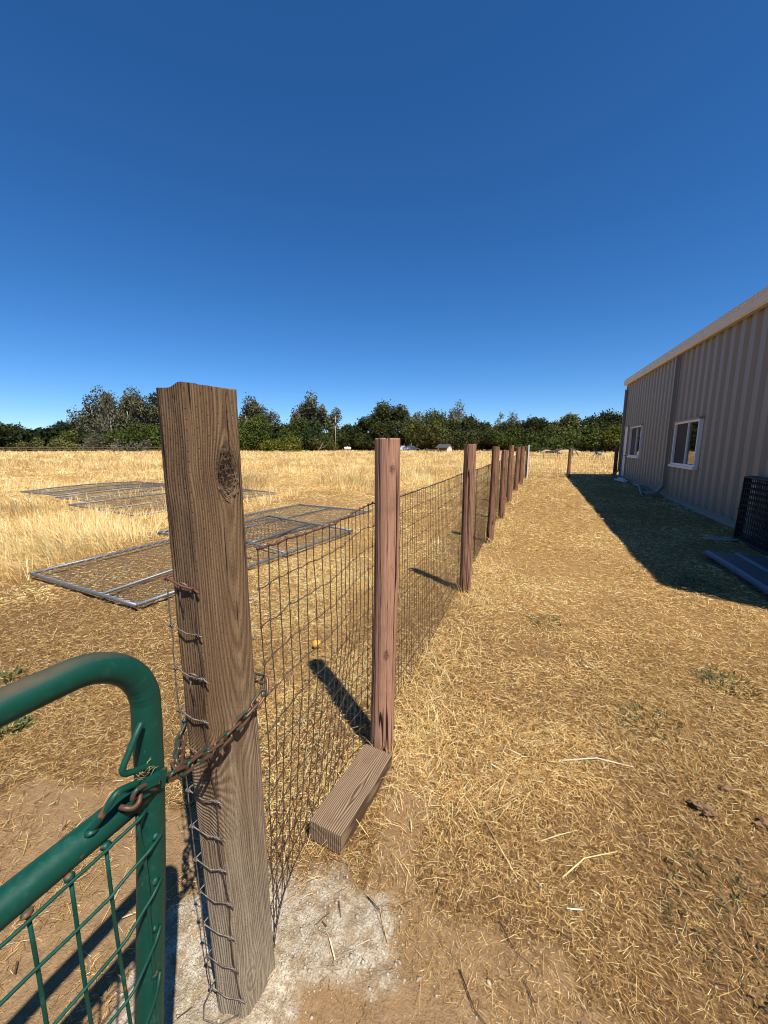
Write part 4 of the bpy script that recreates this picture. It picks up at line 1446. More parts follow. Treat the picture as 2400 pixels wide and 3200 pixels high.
def lie_panel(c, label, mids, z0=0.04, cross=None, pitch=0.062, sag=0.0, mids2=None, wr=0.0023, tube_r=0.0185):
    """c = four corners in order (short edge 0-1, long edge 1-2, short edge 2-3, long edge 3-0)"""
    c = np.array([(p[0], p[1], z0 if len(p) < 3 else p[2]) for p in c], float)
    ctr = c.mean(0)
    root = thing('chain_link_panel', (ctr[0], ctr[1], 0), label, 'fence panel', PG)
    names = ['short_tube', 'long_tube', 'short_tube', 'long_tube']
    g = np.random.default_rng(int(abs(ctr[0] * 100)))
    for i in range(4):
        a, b = c[i], c[(i + 1) % 4]
        mb = MB()
        e = (b - a) / np.linalg.norm(b - a)
        mid = (a + b) / 2 + (0, 0, sag * (1 if i % 2 else 0))
        mb.tube([a - e * 0.01 * (i % 2 == 0), a * .75 + b * .25 + (0, 0, sag * .7 * (i % 2)), mid, a * .25 + b * .75 + (0, 0, sag * .7 * (i % 2)), b + e * 0.01 * (i % 2 == 0)], tube_r, 12)
        o = mb.build(names[i], M['galv'], root)
        # lashing wire coils
        L = np.linalg.norm(b - a)
        mc = MB()
        sd = np.cross(e, (0, 0, 1))
        turns = int(L / 0.115)
        hp = []
        for t in np.linspace(0, 1, turns * 8 + 1):
            p = a + (b - a) * (0.02 + 0.96 * t) + (0, 0, sag * (1 if i % 2 else 0) * math.sin(math.pi * t))
            q_ = 2 * math.pi * turns * t
            q_ = q_ + 0.8 * math.sin(q_)
            hp.append(p + sd * (tube_r + 0.002) * math.cos(q_) + np.array([0, 0, 1]) * (tube_r + 0.002) * math.sin(q_))
        mc.tube(hp, 0.0018, 4, False)
        mc.build('lashing', M['white_zinc'], o)
    for (ta, tb) in mids:
        a = c[0] + (c[1] - c[0]) * ta
        b = c[3] + (c[2] - c[3]) * tb
        mb = MB()
        mb.tube([a, (a + b) / 2 + (0, 0, sag), b], tube_r * 0.8, 10)
        mb.build('middle_tube', M['galv'], root)
    if cross is not None:
        a = c[1] + (c[2] - c[1]) * cross[0]
        b = c[0] + (c[3] - c[0]) * cross[1]
        mb = MB()
        mb.tube([a, b], tube_r * 0.8, 10)
        mb.build('cross_tube', M['galv'], root)
    # diamond mesh
    mb = MB()
    U = np.linalg.norm(c[1] - c[0])
    Vv = np.linalg.norm(c[2] - c[1])

    def P(u, v):
        p = (c[0] * (1 - u) + c[1] * u) * (1 - v) + (c[3] * (1 - u) + c[2] * u) * v
        s_ = math.sin(math.pi * u) * math.sin(math.pi * v)
        return p + np.array([0, 0, -0.008 * min(1, s_ * 2) + sag * math.sin(math.pi * v)])
    dgl = pitch * 1.414
    k0 = int((U + Vv) / dgl) + 1
    for sgn in (1, -1):
        for k_ in range(k0):
            o_ = k_ * dgl
            # line u*U + v*Vv = o_  or (U-u*U)+v*Vv = o_
            v0, v1 = max(0, o_ - U), min(Vv, o_)
            if v1 - v0 < 0.02:
                continue
            pts = []
            ns = max(2, int((v1 - v0) / 0.25))
            for t in range(ns + 1):
                v = v0 + (v1 - v0) * t / ns
                u = o_ - v
                if sgn < 0:
                    u = U - u
                pts.append(P(min(1, max(0, u / U)), v / Vv) + (0, 0, g.normal(0, 0.003)))
            mb.tube(pts, wr, 3, False)
    mb.build('diamond_mesh', M['linkwire'], root)
    return root


M['white_zinc'] = m_plain('bright_zinc_tie', (0.62, 0.63, 0.64), 0.4, 0.4, 0.4, 0.05)
lie_panel([(-5.28, 2.73), (-3.30, 2.47), (-2.77, 6.10), (-5.00, 6.84)], 'nearest chain link panel, lying flat with its corner toward the gate post', [(0.71, 0.55)], 0.062, (0.55, 0.62))
lie_panel([(-5.95, 4.97, 0.03), (-4.0, 4.75, 0.02), (-3.32, 8.34, 0.03), (-5.38, 8.61, 0.04)], 'chain link panel half under the nearest one, peeping out behind it', [(0.5, 0.5)], 0.03)
lie_panel([(-9.92, 6.08, 0.16), (-7.33, 5.70, 0.12), (-6.95, 10.1, 0.10), (-9.15, 10.5, 0.16)], 'chain link panel behind the gate post, sunk in tall grass at its left corner', [(0.5, 0.5)], 0.07, None, 0.075, 0.03)
lie_panel([(-14.4, 7.5, 0.14), (-12.2, 7.2, 0.16), (-12.0, 11.0, 0.12), (-14.5, 11.4, 0.12)], 'farthest chain link panel, bowed upward in the grass', [(0.5, 0.5)], 0.14, None, 0.09, 0.05, wr=0.0026)
lie_panel([(-12.1, 7.1, 0.12), (-10.35, 6.9, 0.10), (-9.95, 10.4, 0.10), (-11.95, 10.8, 0.12)], 'chain link panel between the bowed far one and the one behind the gate post', [(0.5, 0.5)], 0.12, None, 0.09, 0.02, wr=0.0026)

# ================================================================== metal shed
SA = R(2.7)
P0, DR, NO = np.array([3.9, 13.5]), np.array([math.sin(SA), math.cos(SA)]), np.array([-math.cos(SA), math.sin(SA)])


def W(s, z, off=0.0):
    p = P0 + DR * s + NO * off
    return np.array([p[0], p[1], z])


S0, S1 = -10.0, 8.6
shed = thing('metal_shed', W(-1, 0, -4), 'long tan ribbed metal shed with white windows standing in its own shade', 'shed')


def eave(s):
    return 4.0 + 0.038 * s


OPEN = [(-2.12, -0.14, 1.0, 2.14), (4.32, 6.46, 1.09, 2.30), (7.22, 8.2, 0.0, 2.43)]      # window, window, door (s0, s1, z0, z1)
mb = MB()
prof = [(0.0, 0.0), (0.19, 0.0), (0.25, -0.055), (0.38, -0.055), (0.44, 0.0)]
# cladding built as strips so that openings can be left out
cuts = [S0]
s = S0
while s < S1:
    for a, o in prof[1:]:
        if s + a < S1:
            cuts.append(s + a)
    s += 0.44
cuts.append(S1)
for o in OPEN:
    cuts += [o[0], o[1]]
cuts = sorted(set(round(c, 4) for c in cuts))


def prof_off(s):
    u = (s - S0) % 0.44
    return float(np.interp(u, [p[0] for p in prof], [p[1] for p in prof]))


for a, b in zip(cuts[:-1], cuts[1:]):
    if b - a < 1e-3:
        continue
    m_ = (a + b) / 2
    holes = [(o[2], o[3]) for o in OPEN if o[0] < m_ < o[1]]
    zt = eave(m_) + 0.1
    spans = [(0.10, zt)]
    for h in holes:
        spans = [(0.10, h[0]), (h[1], zt)]
    oa, ob = prof_off(a + 1e-4), prof_off(b - 1e-4)
    for z0, z1 in spans:
        if z1 - z0 < 0.02:
            continue
        mb.add([W(a, z0, oa), W(b, z0, ob), W(b, z1, ob), W(a, z1, oa)], [(0, 1, 2, 3)], False)
# end walls and back wall
back = -9.0
skew = -4.4  # unseen near end slanted only to shape the shed's cast shadow
fn = [W(S0, 0, 0), W(S0 + skew, 0, back), W(S1, 0, back), W(S1, 0, 0)]
for i in (0, 1, 2):
    a, b = fn[i], fn[i + 1]
    za = 3.6 if i == 0 else 5.6
    z_a = eave(S0) if i == 0 else 5.9
    z_b = 5.9 if i < 2 else eave(S1)
    mb.add([a + (0, 0, 0.1), b + (0, 0, 0.1), b + (0, 0, z_b), a + (0, 0, z_a)], [(0, 1, 2, 3)], False)
mb.build('wall', M['wall'], shed)
mb = MB()
mb.add([W(S0, -0.1, 0.015), W(S1 + 0.02, -0.1, 0.015), W(S1 + 0.02, 0.085, 0.015), W(S0, 0.085, 0.015), W(S0, -0.1, -0.3), W(S1 + 0.02, -0.1, -0.3), W(S1 + 0.02, 0.085, -0.3), W(S0, 0.085, -0.3)],
       [(0, 1, 2, 3), (3, 2, 6, 7), (1, 5, 6, 2)], False)
mb.build('foundation', M['concrete'], shed)
mb = MB()
for a, b in [(S0, 7.18)]:
    mb.add([W(a, 0.088, 0.03), W(b, 0.088, 0.03), W(b, 0.135, 0.03), W(a, 0.135, 0.03), W(a, 0.15, 0.0), W(b, 0.15, 0.0), W(a, 0.088, 0.0), W(b, 0.088, 0.0)], [(0, 1, 2, 3), (3, 2, 5, 4), (6, 7, 1, 0)], False)
mb.build('base_flashing', M['wall'], shed)
# gutter along the eave, profile swept from near end to far end
mb = MB()
gp_ = [(0.004, 0.03), (0.004, 0.0), (0.105, 0.0), (0.132, 0.03), (0.132, 0.165), (0.150, 0.18), (0.150, 0.215), (0.136, 0.215), (0.136, 0.19), (0.004, 0.23)]
ring0 = [W(S0 - 0.12, eave(S0) + z, o) for o, z in gp_]
ring1 = [W(S1 + 0.22, eave(S1 + 0.22) + z, o) for o, z in gp_]
k_ = len(gp_)
mb.add(ring0 + ring1, [(i, (i + 1) % k_, k_ + (i + 1) % k_, k_ + i) for i in range(k_)] + [tuple(range(k_ - 1, -1, -1)), tuple(range(k_, 2 * k_))], False)
for sj in (-5.0, -1.9, 1.2, 4.3):
    ps = [(0.107, -0.002), (0.135, 0.03), (0.135, 0.163), (0.153, 0.18), (0.153, 0.217)]
    mb.add([W(sj, eave(sj) + z, o) for o, z in ps] + [W(sj + 0.02, eave(sj + 0.02) + z, o) for o, z in ps], [(q, q + 1, q + 6, q + 5) for q in range(4)], False)
gut = mb.build('gutter', M['fascia'], shed)
mb = MB()
S1r = S1 - 0.25
rf = [W(S0 - 0.15, eave(S0) + 0.225, 0.11), W(S1r + 0.5, eave(S1r + 0.5) + 0.225, 0.11), W(S1r + 0.5, 6.15, back), W(S0 + skew - 0.15, 6.1, back)]
mb.add([p for p in rf] + [p + (0, 0, 0.05) for p in rf], [(3, 2, 1, 0), (4, 5, 6, 7), (0, 1, 5, 4), (1, 2, 6, 5), (2, 3, 7, 6), (3, 0, 4, 7)], False)
mb.build('roof', M['roof'], shed)
# corner trim and downspouts
mb = MB()
c0 = W(S1 + 0.02, 1.95 + 0.06, 0.0)
mb.box(W(S1 + 0.03, 2.20, -0.03), (0.10, 0.10, 4.2))
mb.build('corner_trim', M['wall'], shed)
M3w = np.array([[NO[0], DR[0], 0], [NO[1], DR[1], 0], [0, 0, 1]])


def downspout(s, dark=True, kick=1):
    mb = MB()
    zt = eave(s) - 0.03
    mb.box(W(s, (zt + 0.32) / 2, 0.075), (0.08, 0.13, zt - 0.32), M3w)
    mb.beam(W(s, 0.345, 0.075), W(s - 0.05, 0.13, 0.24), 0.12, 0.08)
    mb.beam(W(s - 0.045, 0.14, 0.225), W(s - 0.08, 0.07, 0.50), 0.12, 0.075)
    return mb.build('downspout', M['wall'], shed)


downspout(0.22)
mb = MB()
zt = eave(S1) - 0.2
mb.box(W(S1 - 0.10, (zt + 0.3) / 2, 0.065), (0.075, 0.10, zt - 0.3), M3w)
mb.beam(W(S1 - 0.10, 0.34, 0.07), W(S1 - 0.05, 0.18, 0.22), 0.10, 0.08)
mb.beam(W(S1 - 0.05, 0.19, 0.2), W(S1 - 0.02, 0.12, 0.36), 0.10, 0.075)
mb.build('downspout', M['wall'], shed)


def wbox(s0, s1, z0, z1, o0, o1, mb):
    mb.box(W((s0 + s1) / 2, (z0 + z1) / 2, (o0 + o1) / 2), (abs(o1 - o0), abs(s1 - s0), z1 - z0), M3w)


for i, (a, b, z0, z1) in enumerate(OPEN[:2]):
    t = 0.052
    mb = MB()
    wbox(a, a + t, z0 + t, z1 - t, -0.05, 0.045, mb)
    wbox(b - t, b, z0 + t, z1 - t, -0.05, 0.045, mb)
    wbox(a, b, z1 - t, z1, -0.05, 0.047, mb)
    wbox(a, b, z0, z0 + t, -0.05, 0.047, mb)
    mid = a + (b - a) * 0.46
    wbox(mid - 0.02, mid + 0.02, z0 + t, z1 - t, -0.045, 0.012, mb)
    w = mb.build('window', M['white'], shed)
    mb = MB()
    wbox(a - 0.06, b + 0.06, z0 - 0.055, z0 - 0.002, -0.02, 0.085, mb)
    mb.build('sill', M['white'], w)
    mb = MB()
    wbox(a - 0.05, b + 0.05, z1 + 0.002, z1 + 0.04, -0.02, 0.075, mb)
    mb.build('head_flashing', M['wall'], w)
    mb = MB()
    wbox(a + t, mid - 0.02, z0 + t, z1 - t, -0.035, -0.025, mb)
    mb.build('pane', M['glass'], w)
    mb = MB()
    wbox(mid + 0.02, b - t, z0 + t, z1 - t, -0.02, -0.012, mb)
    mb.build('insect_screen', M['screen'], w)
a, b, z0, z1 = OPEN[2]
mb = MB()
wbox(a + 0.05, b - 0.05, 0.12, z1 - 0.06, -0.05, -0.005, mb)
d_ = mb.build('door', M['door'], shed)
mb = MB()
for s_, z_ in [(b - 0.06, 0.35), (b - 0.06, 1.2), (b - 0.06, 2.1)]:
    wbox(s_ - 0.03, s_ + 0.0, z_, z_ + 0.1, -0.004, 0.012, mb)
mb.build('hinge', M['dark'], d_)
mb = MB()
mb.tube([W(a + 0.13, 1.08, -0.004), W(a + 0.13, 1.08, 0.05), W(a + 0.25, 1.08, 0.055)], 0.011, 8)
mb.blob(W(a + 0.13, 1.22, 0.008), (0.028, 0.028, 0.028), 2, 2, 0.02)
mb.build('handle', M['dark'], d_)
mb = MB()
wbox(a, a + 0.05, 0.11, z1, -0.05, 0.03, mb)
wbox(b - 0.05, b, 0.11, z1, -0.05, 0.03, mb)
wbox(a + 0.05, b - 0.05, z1 - 0.06, z1, -0.05, 0.031, mb)
mb.build('door_frame', M['wall'], shed)

# things along the shed foot
mb = MB()
mb.box((4.02, 19.9, 0.05), (0.10, 1.7, 0.05), None)
mb.box((3.88, 19.6, 0.04), (0.09, 1.4, 0.05), np.array([[0.99, -0.1, 0], [0.1, 0.99, 0], [0, 0, 1]]))
mb.box((3.98, 19.7, 0.10), (0.09, 1.3, 0.04), np.array([[0.99, 0.08, 0], [-0.08, 0.99, 0], [0, 0, 1]]))
tag(mb.build('gutter_offcuts', M['white'], loc=(3.95, 19.7, 0)), 'pale gutter lengths heaped at the shed door', 'gutter lengths')
mb = MB()
mb.tube(smooth_path([(3.93, 17.4, 0.03), (3.85, 16.6, 0.09), (3.74, 15.9, 0.11), (3.58, 15.0, 0.05), (3.43, 14.2, 0.02)]), 0.035, 8)
tag(mb.build('hose', M['hose'], loc=(3.7, 15.8, 0)), 'bent grey hose lying in the shade near the shed foot', 'hose')
mb = MB()
mb.box((3.72, 14.35, 0.035), (0.30, 0.8, 0.07))
tag(mb.build('splash_block', M['concrete'], loc=(3.72, 14.35, 0)), 'concrete splash block under the shed downspout', 'splash block')
mb = MB()
mb.blob((3.03, 7.7, 0.02), (0.22, 0.12, 0.03), 3, 2, 0.1)
tag(mb.build('flat_stone', M['concrete'], loc=(3.03, 7.7, 0)), 'flat pale stone in the deep shade by the shed', 'stone')

# stack of wire panels leaning on the shed, their black is painted-in shade
stk = thing('wire_panel_stack', W(-6.2, 0, 0.35), 'stack of wire grid panels, coloured black for the shade, leaning against the shed wall', 'wire panels')
for q in range(4):
    mb = MB()
    mf = MB()
    s0, s1 = -8.6 - 0.05 * q, -5.44 - 0.06 * q
    def PP(s, f):
        return W(s + 0.26 * f, 0.02 + 0.98 * f, 0.20 + 0.05 * q - 0.12 * f)
    for f in np.linspace(0, 1, 12):
        mb.tube([PP(s0, f), PP(s1, f)], 0.006, 4, False)
    for s_ in np.linspace(s0, s1, 44):
        mb.tube([PP(s_, 0), PP(s_, 1)], 0.005, 4, False)
    for p_, q_ in [((s0, 0), (s1, 0)), ((s1, 0), (s1, 1)), ((s1, 1), (s0, 1)), ((s0, 1), (s0, 0))]:
        mf.tube([PP(*p_), PP(*q_)], 0.016, 8)
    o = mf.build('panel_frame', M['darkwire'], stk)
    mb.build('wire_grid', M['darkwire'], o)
mb = MB()
for dz in (0, 0.06):
    mb.beam(W(-5.40, 0.42 + dz, 0.20), W(-5.2, 0.45 + dz, 0.18), 0.03, 0.03)
mb.blob(W(-5.19, 0.44, 0.18), (0.03, 0.05, 0.03), 8, 1, 0.3)
mb.build('latch', M['dark'], stk)

# roofing sheet lying in the shade
sh = thing('roofing_sheet', (3.0, 5.4, 0), 'bare ribbed roofing sheet lying in the shade by the shed', 'roofing sheet')
mb = MB()
n_u = 97
us = np.linspace(0, 1.9, n_u)


def rib(u):
    f = (u - 0.03) % 0.305
    return float(np.interp(f, [0, 0.02, 0.05, 0.07, 0.10, 0.305], [0, 0, 0.022, 0.022, 0, 0]))


fa, fb = np.array([2.36, 6.55]), np.array([2.27, 3.6])
ea = np.array([0.955, -0.297])
V = []
for j, t in enumerate(np.linspace(0, 1, 8)):
    for u in us:
        p = fa + (fb - fa) * t + ea * u
        V.append((p[0], p[1], 0.055 + rib(u) + 0.05 * u * (1 - t) * 0.6 + 0.012 * math.sin(u * 4 + t * 3)))
V = np.array(V)
F = [(j * n_u + i, j * n_u + i + 1, (j + 1) * n_u + i + 1, (j + 1) * n_u + i) for j in range(7) for i in range(n_u - 1)]
nn = len(V)
mb.add(np.concatenate([V, V - (0, 0, 0.004)]), F + [tuple(nn + i for i in reversed(f)) for f in F], False)
mb.build('sheet', M['sheet'], sh)
mb = MB()
grid_box(mb, 0.09, 2.6, 0.04, 1, 1, 1)
o = mb.build('batten', M['oldwood'], sh)
o.location = Vector((2.42, 4.9, 0.024)) - sh.location
o.rotation_euler = (0, 0, R(-2))

# ================================================================== trees beyond the field
# x, y, height, crown width, kind, label
TREES = [
    (-167.7, 83.4, 9.1, 7.5, 'oak', 'dark oak at the far left picture edge, lowest part of its row'),
    (-169.3, 88.2, 8.9, 6.9, 'oak', 'dark round oak with a notched top near the left picture edge'),
    (-167.1, 91.0, 7.6, 7.0, 'oak', 'low dark oak just right of the notched one at far left'),
    (-160.0, 91.5, 6.5, 7.3, 'oak', 'lowest dark oak in the dip of the left skyline'),
    (-137.5, 76.2, 4.0, 6.2, 'olive', 'small pale green tree standing in front of the low oaks at far left'),
    (-141.9, 72.5, 2.4, 5.6, 'oak', 'low shrubby oak at the foot of the far left trees'),
    (-131.3, 77.3, 2.1, 4.7, 'olive', 'low scrubby bush between the far left trees and the cedar'),
    (-140.3, 85.8, 9.1, 7.3, 'dark', 'dark rounded cedar left of the tall gum trees'),
    (-141.3, 91.8, 12.6, 10.6, 'gum', 'spreading olive gum with pale bare limbs left of the tallest one'),
    (-127.6, 79.7, 6.1, 5.6, 'olive', 'yellowish bushy tree in front of the dark cedar'),
    (-141.2, 98.2, 21.8, 10.5, 'gum', 'tallest grey green gum tree, left of the square post'),
    (-135.0, 98.3, 19.4, 7.5, 'weep', 'drooping silvery gum leaning against the tallest one'),
    (-121.2, 84.1, 5.5, 7.6, 'grey', 'grey green shrub mass under the tallest gum'),
    (-130.2, 102.1, 21.1, 9.0, 'gum', 'tall bronzed gum with a rounded top next to the square post'),
    (-122.0, 100.8, 17.9, 8.1, 'gum', 'olive gum half hidden by the square post'),
    (-130.2, 112.7, 21.0, 7.0, 'dark', 'dark gum crown rising at the edge of the square post'),
    (-111.1, 89.8, 8.4, 12.5, 'green', 'bright green broad tree in front of the bronzed gum'),
    (-106.5, 93.6, 7.8, 8.8, 'green', 'green tree right behind the square post'),
    (-108.1, 80.3, 3.5, 4.1, 'grey', 'leftmost grey shrub by the far rail fence'),
    (-103.6, 80.8, 2.8, 3.7, 'grey', 'middle and smallest grey shrub by the far rail fence'),
    (-101.2, 82.8, 3.5, 4.6, 'grey', 'rightmost grey shrub by the far rail fence'),
    (-105.6, 105.6, 11.4, 12.8, 'oak', 'dark oak hidden mostly behind the square post'),
    (-96.2, 110.0, 13.6, 11.8, 'gum', 'olive gum just right behind the square post'),
    (-93.3, 117.4, 18.9, 9.3, 'gum', 'tall rounded bronzed gum right of the square post'),
    (-88.2, 117.1, 16.3, 6.2, 'gum', 'narrow gum at the right flank of the rounded bronzed one'),
    (-87.0, 124.0, 16.2, 8.7, 'pale', 'pale thin crowned gum with sky showing through'),
    (-79.9, 103.1, 10.9, 9.4, 'green', 'deep green tree in front of the rounded bronzed gum'),
    (-76.5, 110.7, 8.9, 8.2, 'dark', 'dark tree behind the grey house roof'),
    (-68.1, 94.6, 3.1, 4.5, 'yellow', 'smaller yellow green bush left of the big one'),
    (-62.7, 94.4, 4.6, 8.7, 'yellow', 'big yellow green bush at the field edge'),
    (-74.5, 124.2, 19.8, 10.7, 'gum', 'tall pointed gum in the middle of the skyline'),
    (-69.5, 123.8, 15.9, 6.2, 'gum', 'thin gum beside the pointed one'),
    (-67.2, 107.7, 9.7, 7.2, 'green', 'deep green tree below the pointed gum, left one'),
    (-64.4, 110.8, 9.8, 7.8, 'dark', 'dark tree below the pointed gum, right one'),
    (-65.3, 127.5, 14.8, 8.7, 'open', 'open gum with pale bare trunks and sky gaps by the utility pole'),
    (-57.3, 107.0, 5.1, 6.3, 'olive', 'low olive tree below the open gum'),
    (-57.7, 121.7, 8.6, 7.0, 'oak', 'round dark tree right of the utility pole'),
    (-54.7, 124.9, 6.6, 7.1, 'oak', 'lowest tree in the skyline gap by the white tank'),
    (-47.9, 118.8, 5.4, 6.1, 'oak', 'low tree just left of the great oak'),
    (-51.3, 121.8, 10.8, 5.4, 'oak', 'dark side oak at the left of the great oak'),
    (-44.7, 122.1, 15.6, 6.7, 'oak', 'great dark oak with the knobbly top behind the round post'),
    (-41.9, 125.2, 14.7, 9.3, 'oak', 'broad dark oak right of the knobbly topped one'),
    (-41.2, 144.6, 16.6, 7.3, 'pale', 'pale gum top showing above the dark oaks'),
    (-29.3, 121.2, 12.2, 10.7, 'oakolive', 'large dome shaped olive oak behind the little shed'),
    (-29.8, 148.6, 14.4, 4.7, 'pale', 'small pale gum top between the dome oak and the tall one'),
    (-24.7, 148.3, 17.5, 7.2, 'pale', 'tall blue grey gum top above the oaks'),
    (-23.9, 125.3, 9.5, 7.6, 'oak', 'dark oak right of the dome shaped one'),
    (-19.4, 131.1, 11.1, 8.6, 'oak', 'dark oak below the tall blue grey gum'),
    (-14.3, 133.0, 9.3, 7.2, 'oak', 'low dark oak left of the twin gum tops'),
    (-9.9, 150.5, 13.5, 4.1, 'pale', 'left one of the twin gum tops'),
    (-6.9, 152.6, 13.9, 4.8, 'pale', 'right one of the twin gum tops'),
    (-7.9, 131.0, 8.8, 9.0, 'oak', 'dark oak under the twin gum tops'),
    (-4.4, 113.1, 6.4, 5.3, 'green', 'mid green tree behind the last fence posts'),
    (-0.3, 129.5, 10.1, 6.4, 'oak', 'dark airy oak above the white corner post'),
    (2.7, 132.6, 10.1, 5.9, 'oak', 'dark airy oak right of the one above the white corner post'),
    (6.3, 131.8, 8.8, 5.8, 'oak', 'low oak left of the leaning crown'),
    (3.8, 111.8, 5.8, 7.9, 'green', 'broad green tree in the middle of the far yard view'),
    (9.9, 122.5, 10.1, 6.2, 'oakolive', 'leaning crowned tree in the centre of the far yard view'),
    (9.7, 107.5, 4.8, 5.9, 'olive', 'yellowish low tree below the leaning crown'),
    (6.9, 104.4, 3.2, 4.6, 'green', 'dark green shrub left of the cross fence post'),
    (16.6, 124.9, 7.5, 5.9, 'oak', 'small dark oak left of the tall oak by the shed'),
    (13.2, 108.8, 6.4, 7.5, 'green', 'broad green tree just right of the cross fence post'),
    (15.2, 105.3, 5.5, 3.7, 'yellow', 'yellow green tree between the broad green one and the shed'),
    (19.6, 128.1, 11.3, 8.3, 'oak', 'tall dark oak by the shed, left crown'),
    (23.6, 127.4, 10.4, 7.1, 'oak', 'tall dark oak half hidden by the shed corner'),
    (18.4, 102.2, 6.2, 5.0, 'yellow', 'bright lime green tree against the shed corner'),
    (17.0, 103.8, 3.1, 4.4, 'green', 'low green shrub in front of the lime green tree'),
    (0.8, 101.2, 2.4, 4.5, 'green', 'low green shrub beyond the white corner post'),
]
KIND = {   # leaf colours, leaf size, lobes, crown base (share of height), vertical stretch, density
    'oak': ([(0.0430, 0.0539, 0.0193), (0.0591, 0.0702, 0.0242), (0.0753, 0.0816, 0.0322)], 0.52, 20, 0.10, 1.0, 1.0),
    'oakolive': ([(0.0753, 0.0816, 0.0258), (0.0968, 0.1012, 0.0322), (0.0609, 0.0685, 0.0242)], 0.52, 22, 0.06, 1.0, 1.0),
    'dark': ([(0.0323, 0.0457, 0.0193), (0.0466, 0.0588, 0.0242)], 0.52, 16, 0.05, 1.2, 1.0),
    'green': ([(0.0661, 0.0830, 0.0212), (0.0881, 0.1071, 0.0264), (0.0499, 0.0669, 0.0184)], 0.48, 18, 0.02, 1.0, 1.0),
    'olive': ([(0.1039, 0.1110, 0.0322), (0.1344, 0.1338, 0.0419), (0.0753, 0.0848, 0.0290)], 0.45, 14, 0.0, 1.0, 0.9),
    'yellow': ([(0.1075, 0.1149, 0.0206), (0.1434, 0.1462, 0.0258), (0.0789, 0.0888, 0.0194)], 0.42, 14, 0.0, 1.0, 0.95),
    'grey': ([(0.1613, 0.1550, 0.0966), (0.2061, 0.1958, 0.1288), (0.1075, 0.1110, 0.0676)], 0.4, 12, 0.0, 0.9, 0.9),
    'gum': ([(0.0986, 0.1012, 0.0515), (0.1344, 0.1306, 0.0708), (0.1792, 0.1600, 0.0966), (0.0717, 0.0816, 0.0403)], 0.55, 36, 0.04, 1.3, 0.8),
    'weep': ([(0.1523, 0.1469, 0.0998), (0.2150, 0.1958, 0.1449), (0.0986, 0.1061, 0.0644)], 0.5, 26, 0.08, 1.7, 0.6),
    'pale': ([(0.1523, 0.1550, 0.1046), (0.2150, 0.2040, 0.1449), (0.1075, 0.1142, 0.0725)], 0.5, 20, 0.25, 1.2, 0.5),
    'open': ([(0.1075, 0.1142, 0.0580), (0.1523, 0.1501, 0.0837), (0.0806, 0.0898, 0.0451)], 0.5, 15, 0.42, 1.0, 0.62),
}
TREE_GROUP = 'trees and shrubs beyond the field'


def leaf_cloud(centres, radii, stretch, n, size, cols, g, droop=False):
    w = np.array([r ** 2 for r in radii])
    k_ = g.choice(len(centres), n, p=w / w.sum())
    d = g.normal(0, 1, (n, 3))
    d /= np.linalg.norm(d, axis=1)[:, None]
    rr = np.array(radii)[k_] * (0.55 + 0.55 * g.random(n) ** 0.6) * (1 + 0.16 * g.normal(0, 1, n))
    P = np.array(centres)[k_] + d * rr[:, None] * np.array([1, 1, stretch])
    if droop:
        P[:, 2] -= np.abs(g.normal(0, 0.6, n))
    P[:, 2] = np.maximum(P[:, 2], 0.15)
    nrm = d * 0.7 + g.normal(0, 0.7, (n, 3)) + np.array([0, 0, 0.35])
    nrm /= np.linalg.norm(nrm, axis=1)[:, None]
    a = np.cross(nrm, g.normal(0, 1, (n, 3)))
    a /= np.linalg.norm(a, axis=1)[:, None] + 1e-9
    b = np.cross(nrm, a)
    s = size * g.uniform(0.55, 1.35, n)
    el = 1.9 if droop else 1.25
    if droop:
        b = b * 0.4 + np.array([0, 0, -1.0]); b /= np.linalg.norm(b, axis=1)[:, None]
    A, B = a * s[:, None] * 0.5, b * s[:, None] * 0.5 * el
    V = np.stack([P - B, P + A * 0.8 - B * 0.1, P + B, P - A * 0.8 + B * 0.1], 1)
    cols = np.array(cols)
    lobe_t = g.uniform(0.78, 1.22, len(centres))[k_]
    t = cols[g.integers(0, len(cols), n)] * (g.uniform(0.75, 1.25, n) * lobe_t)[:, None]
    return V, t


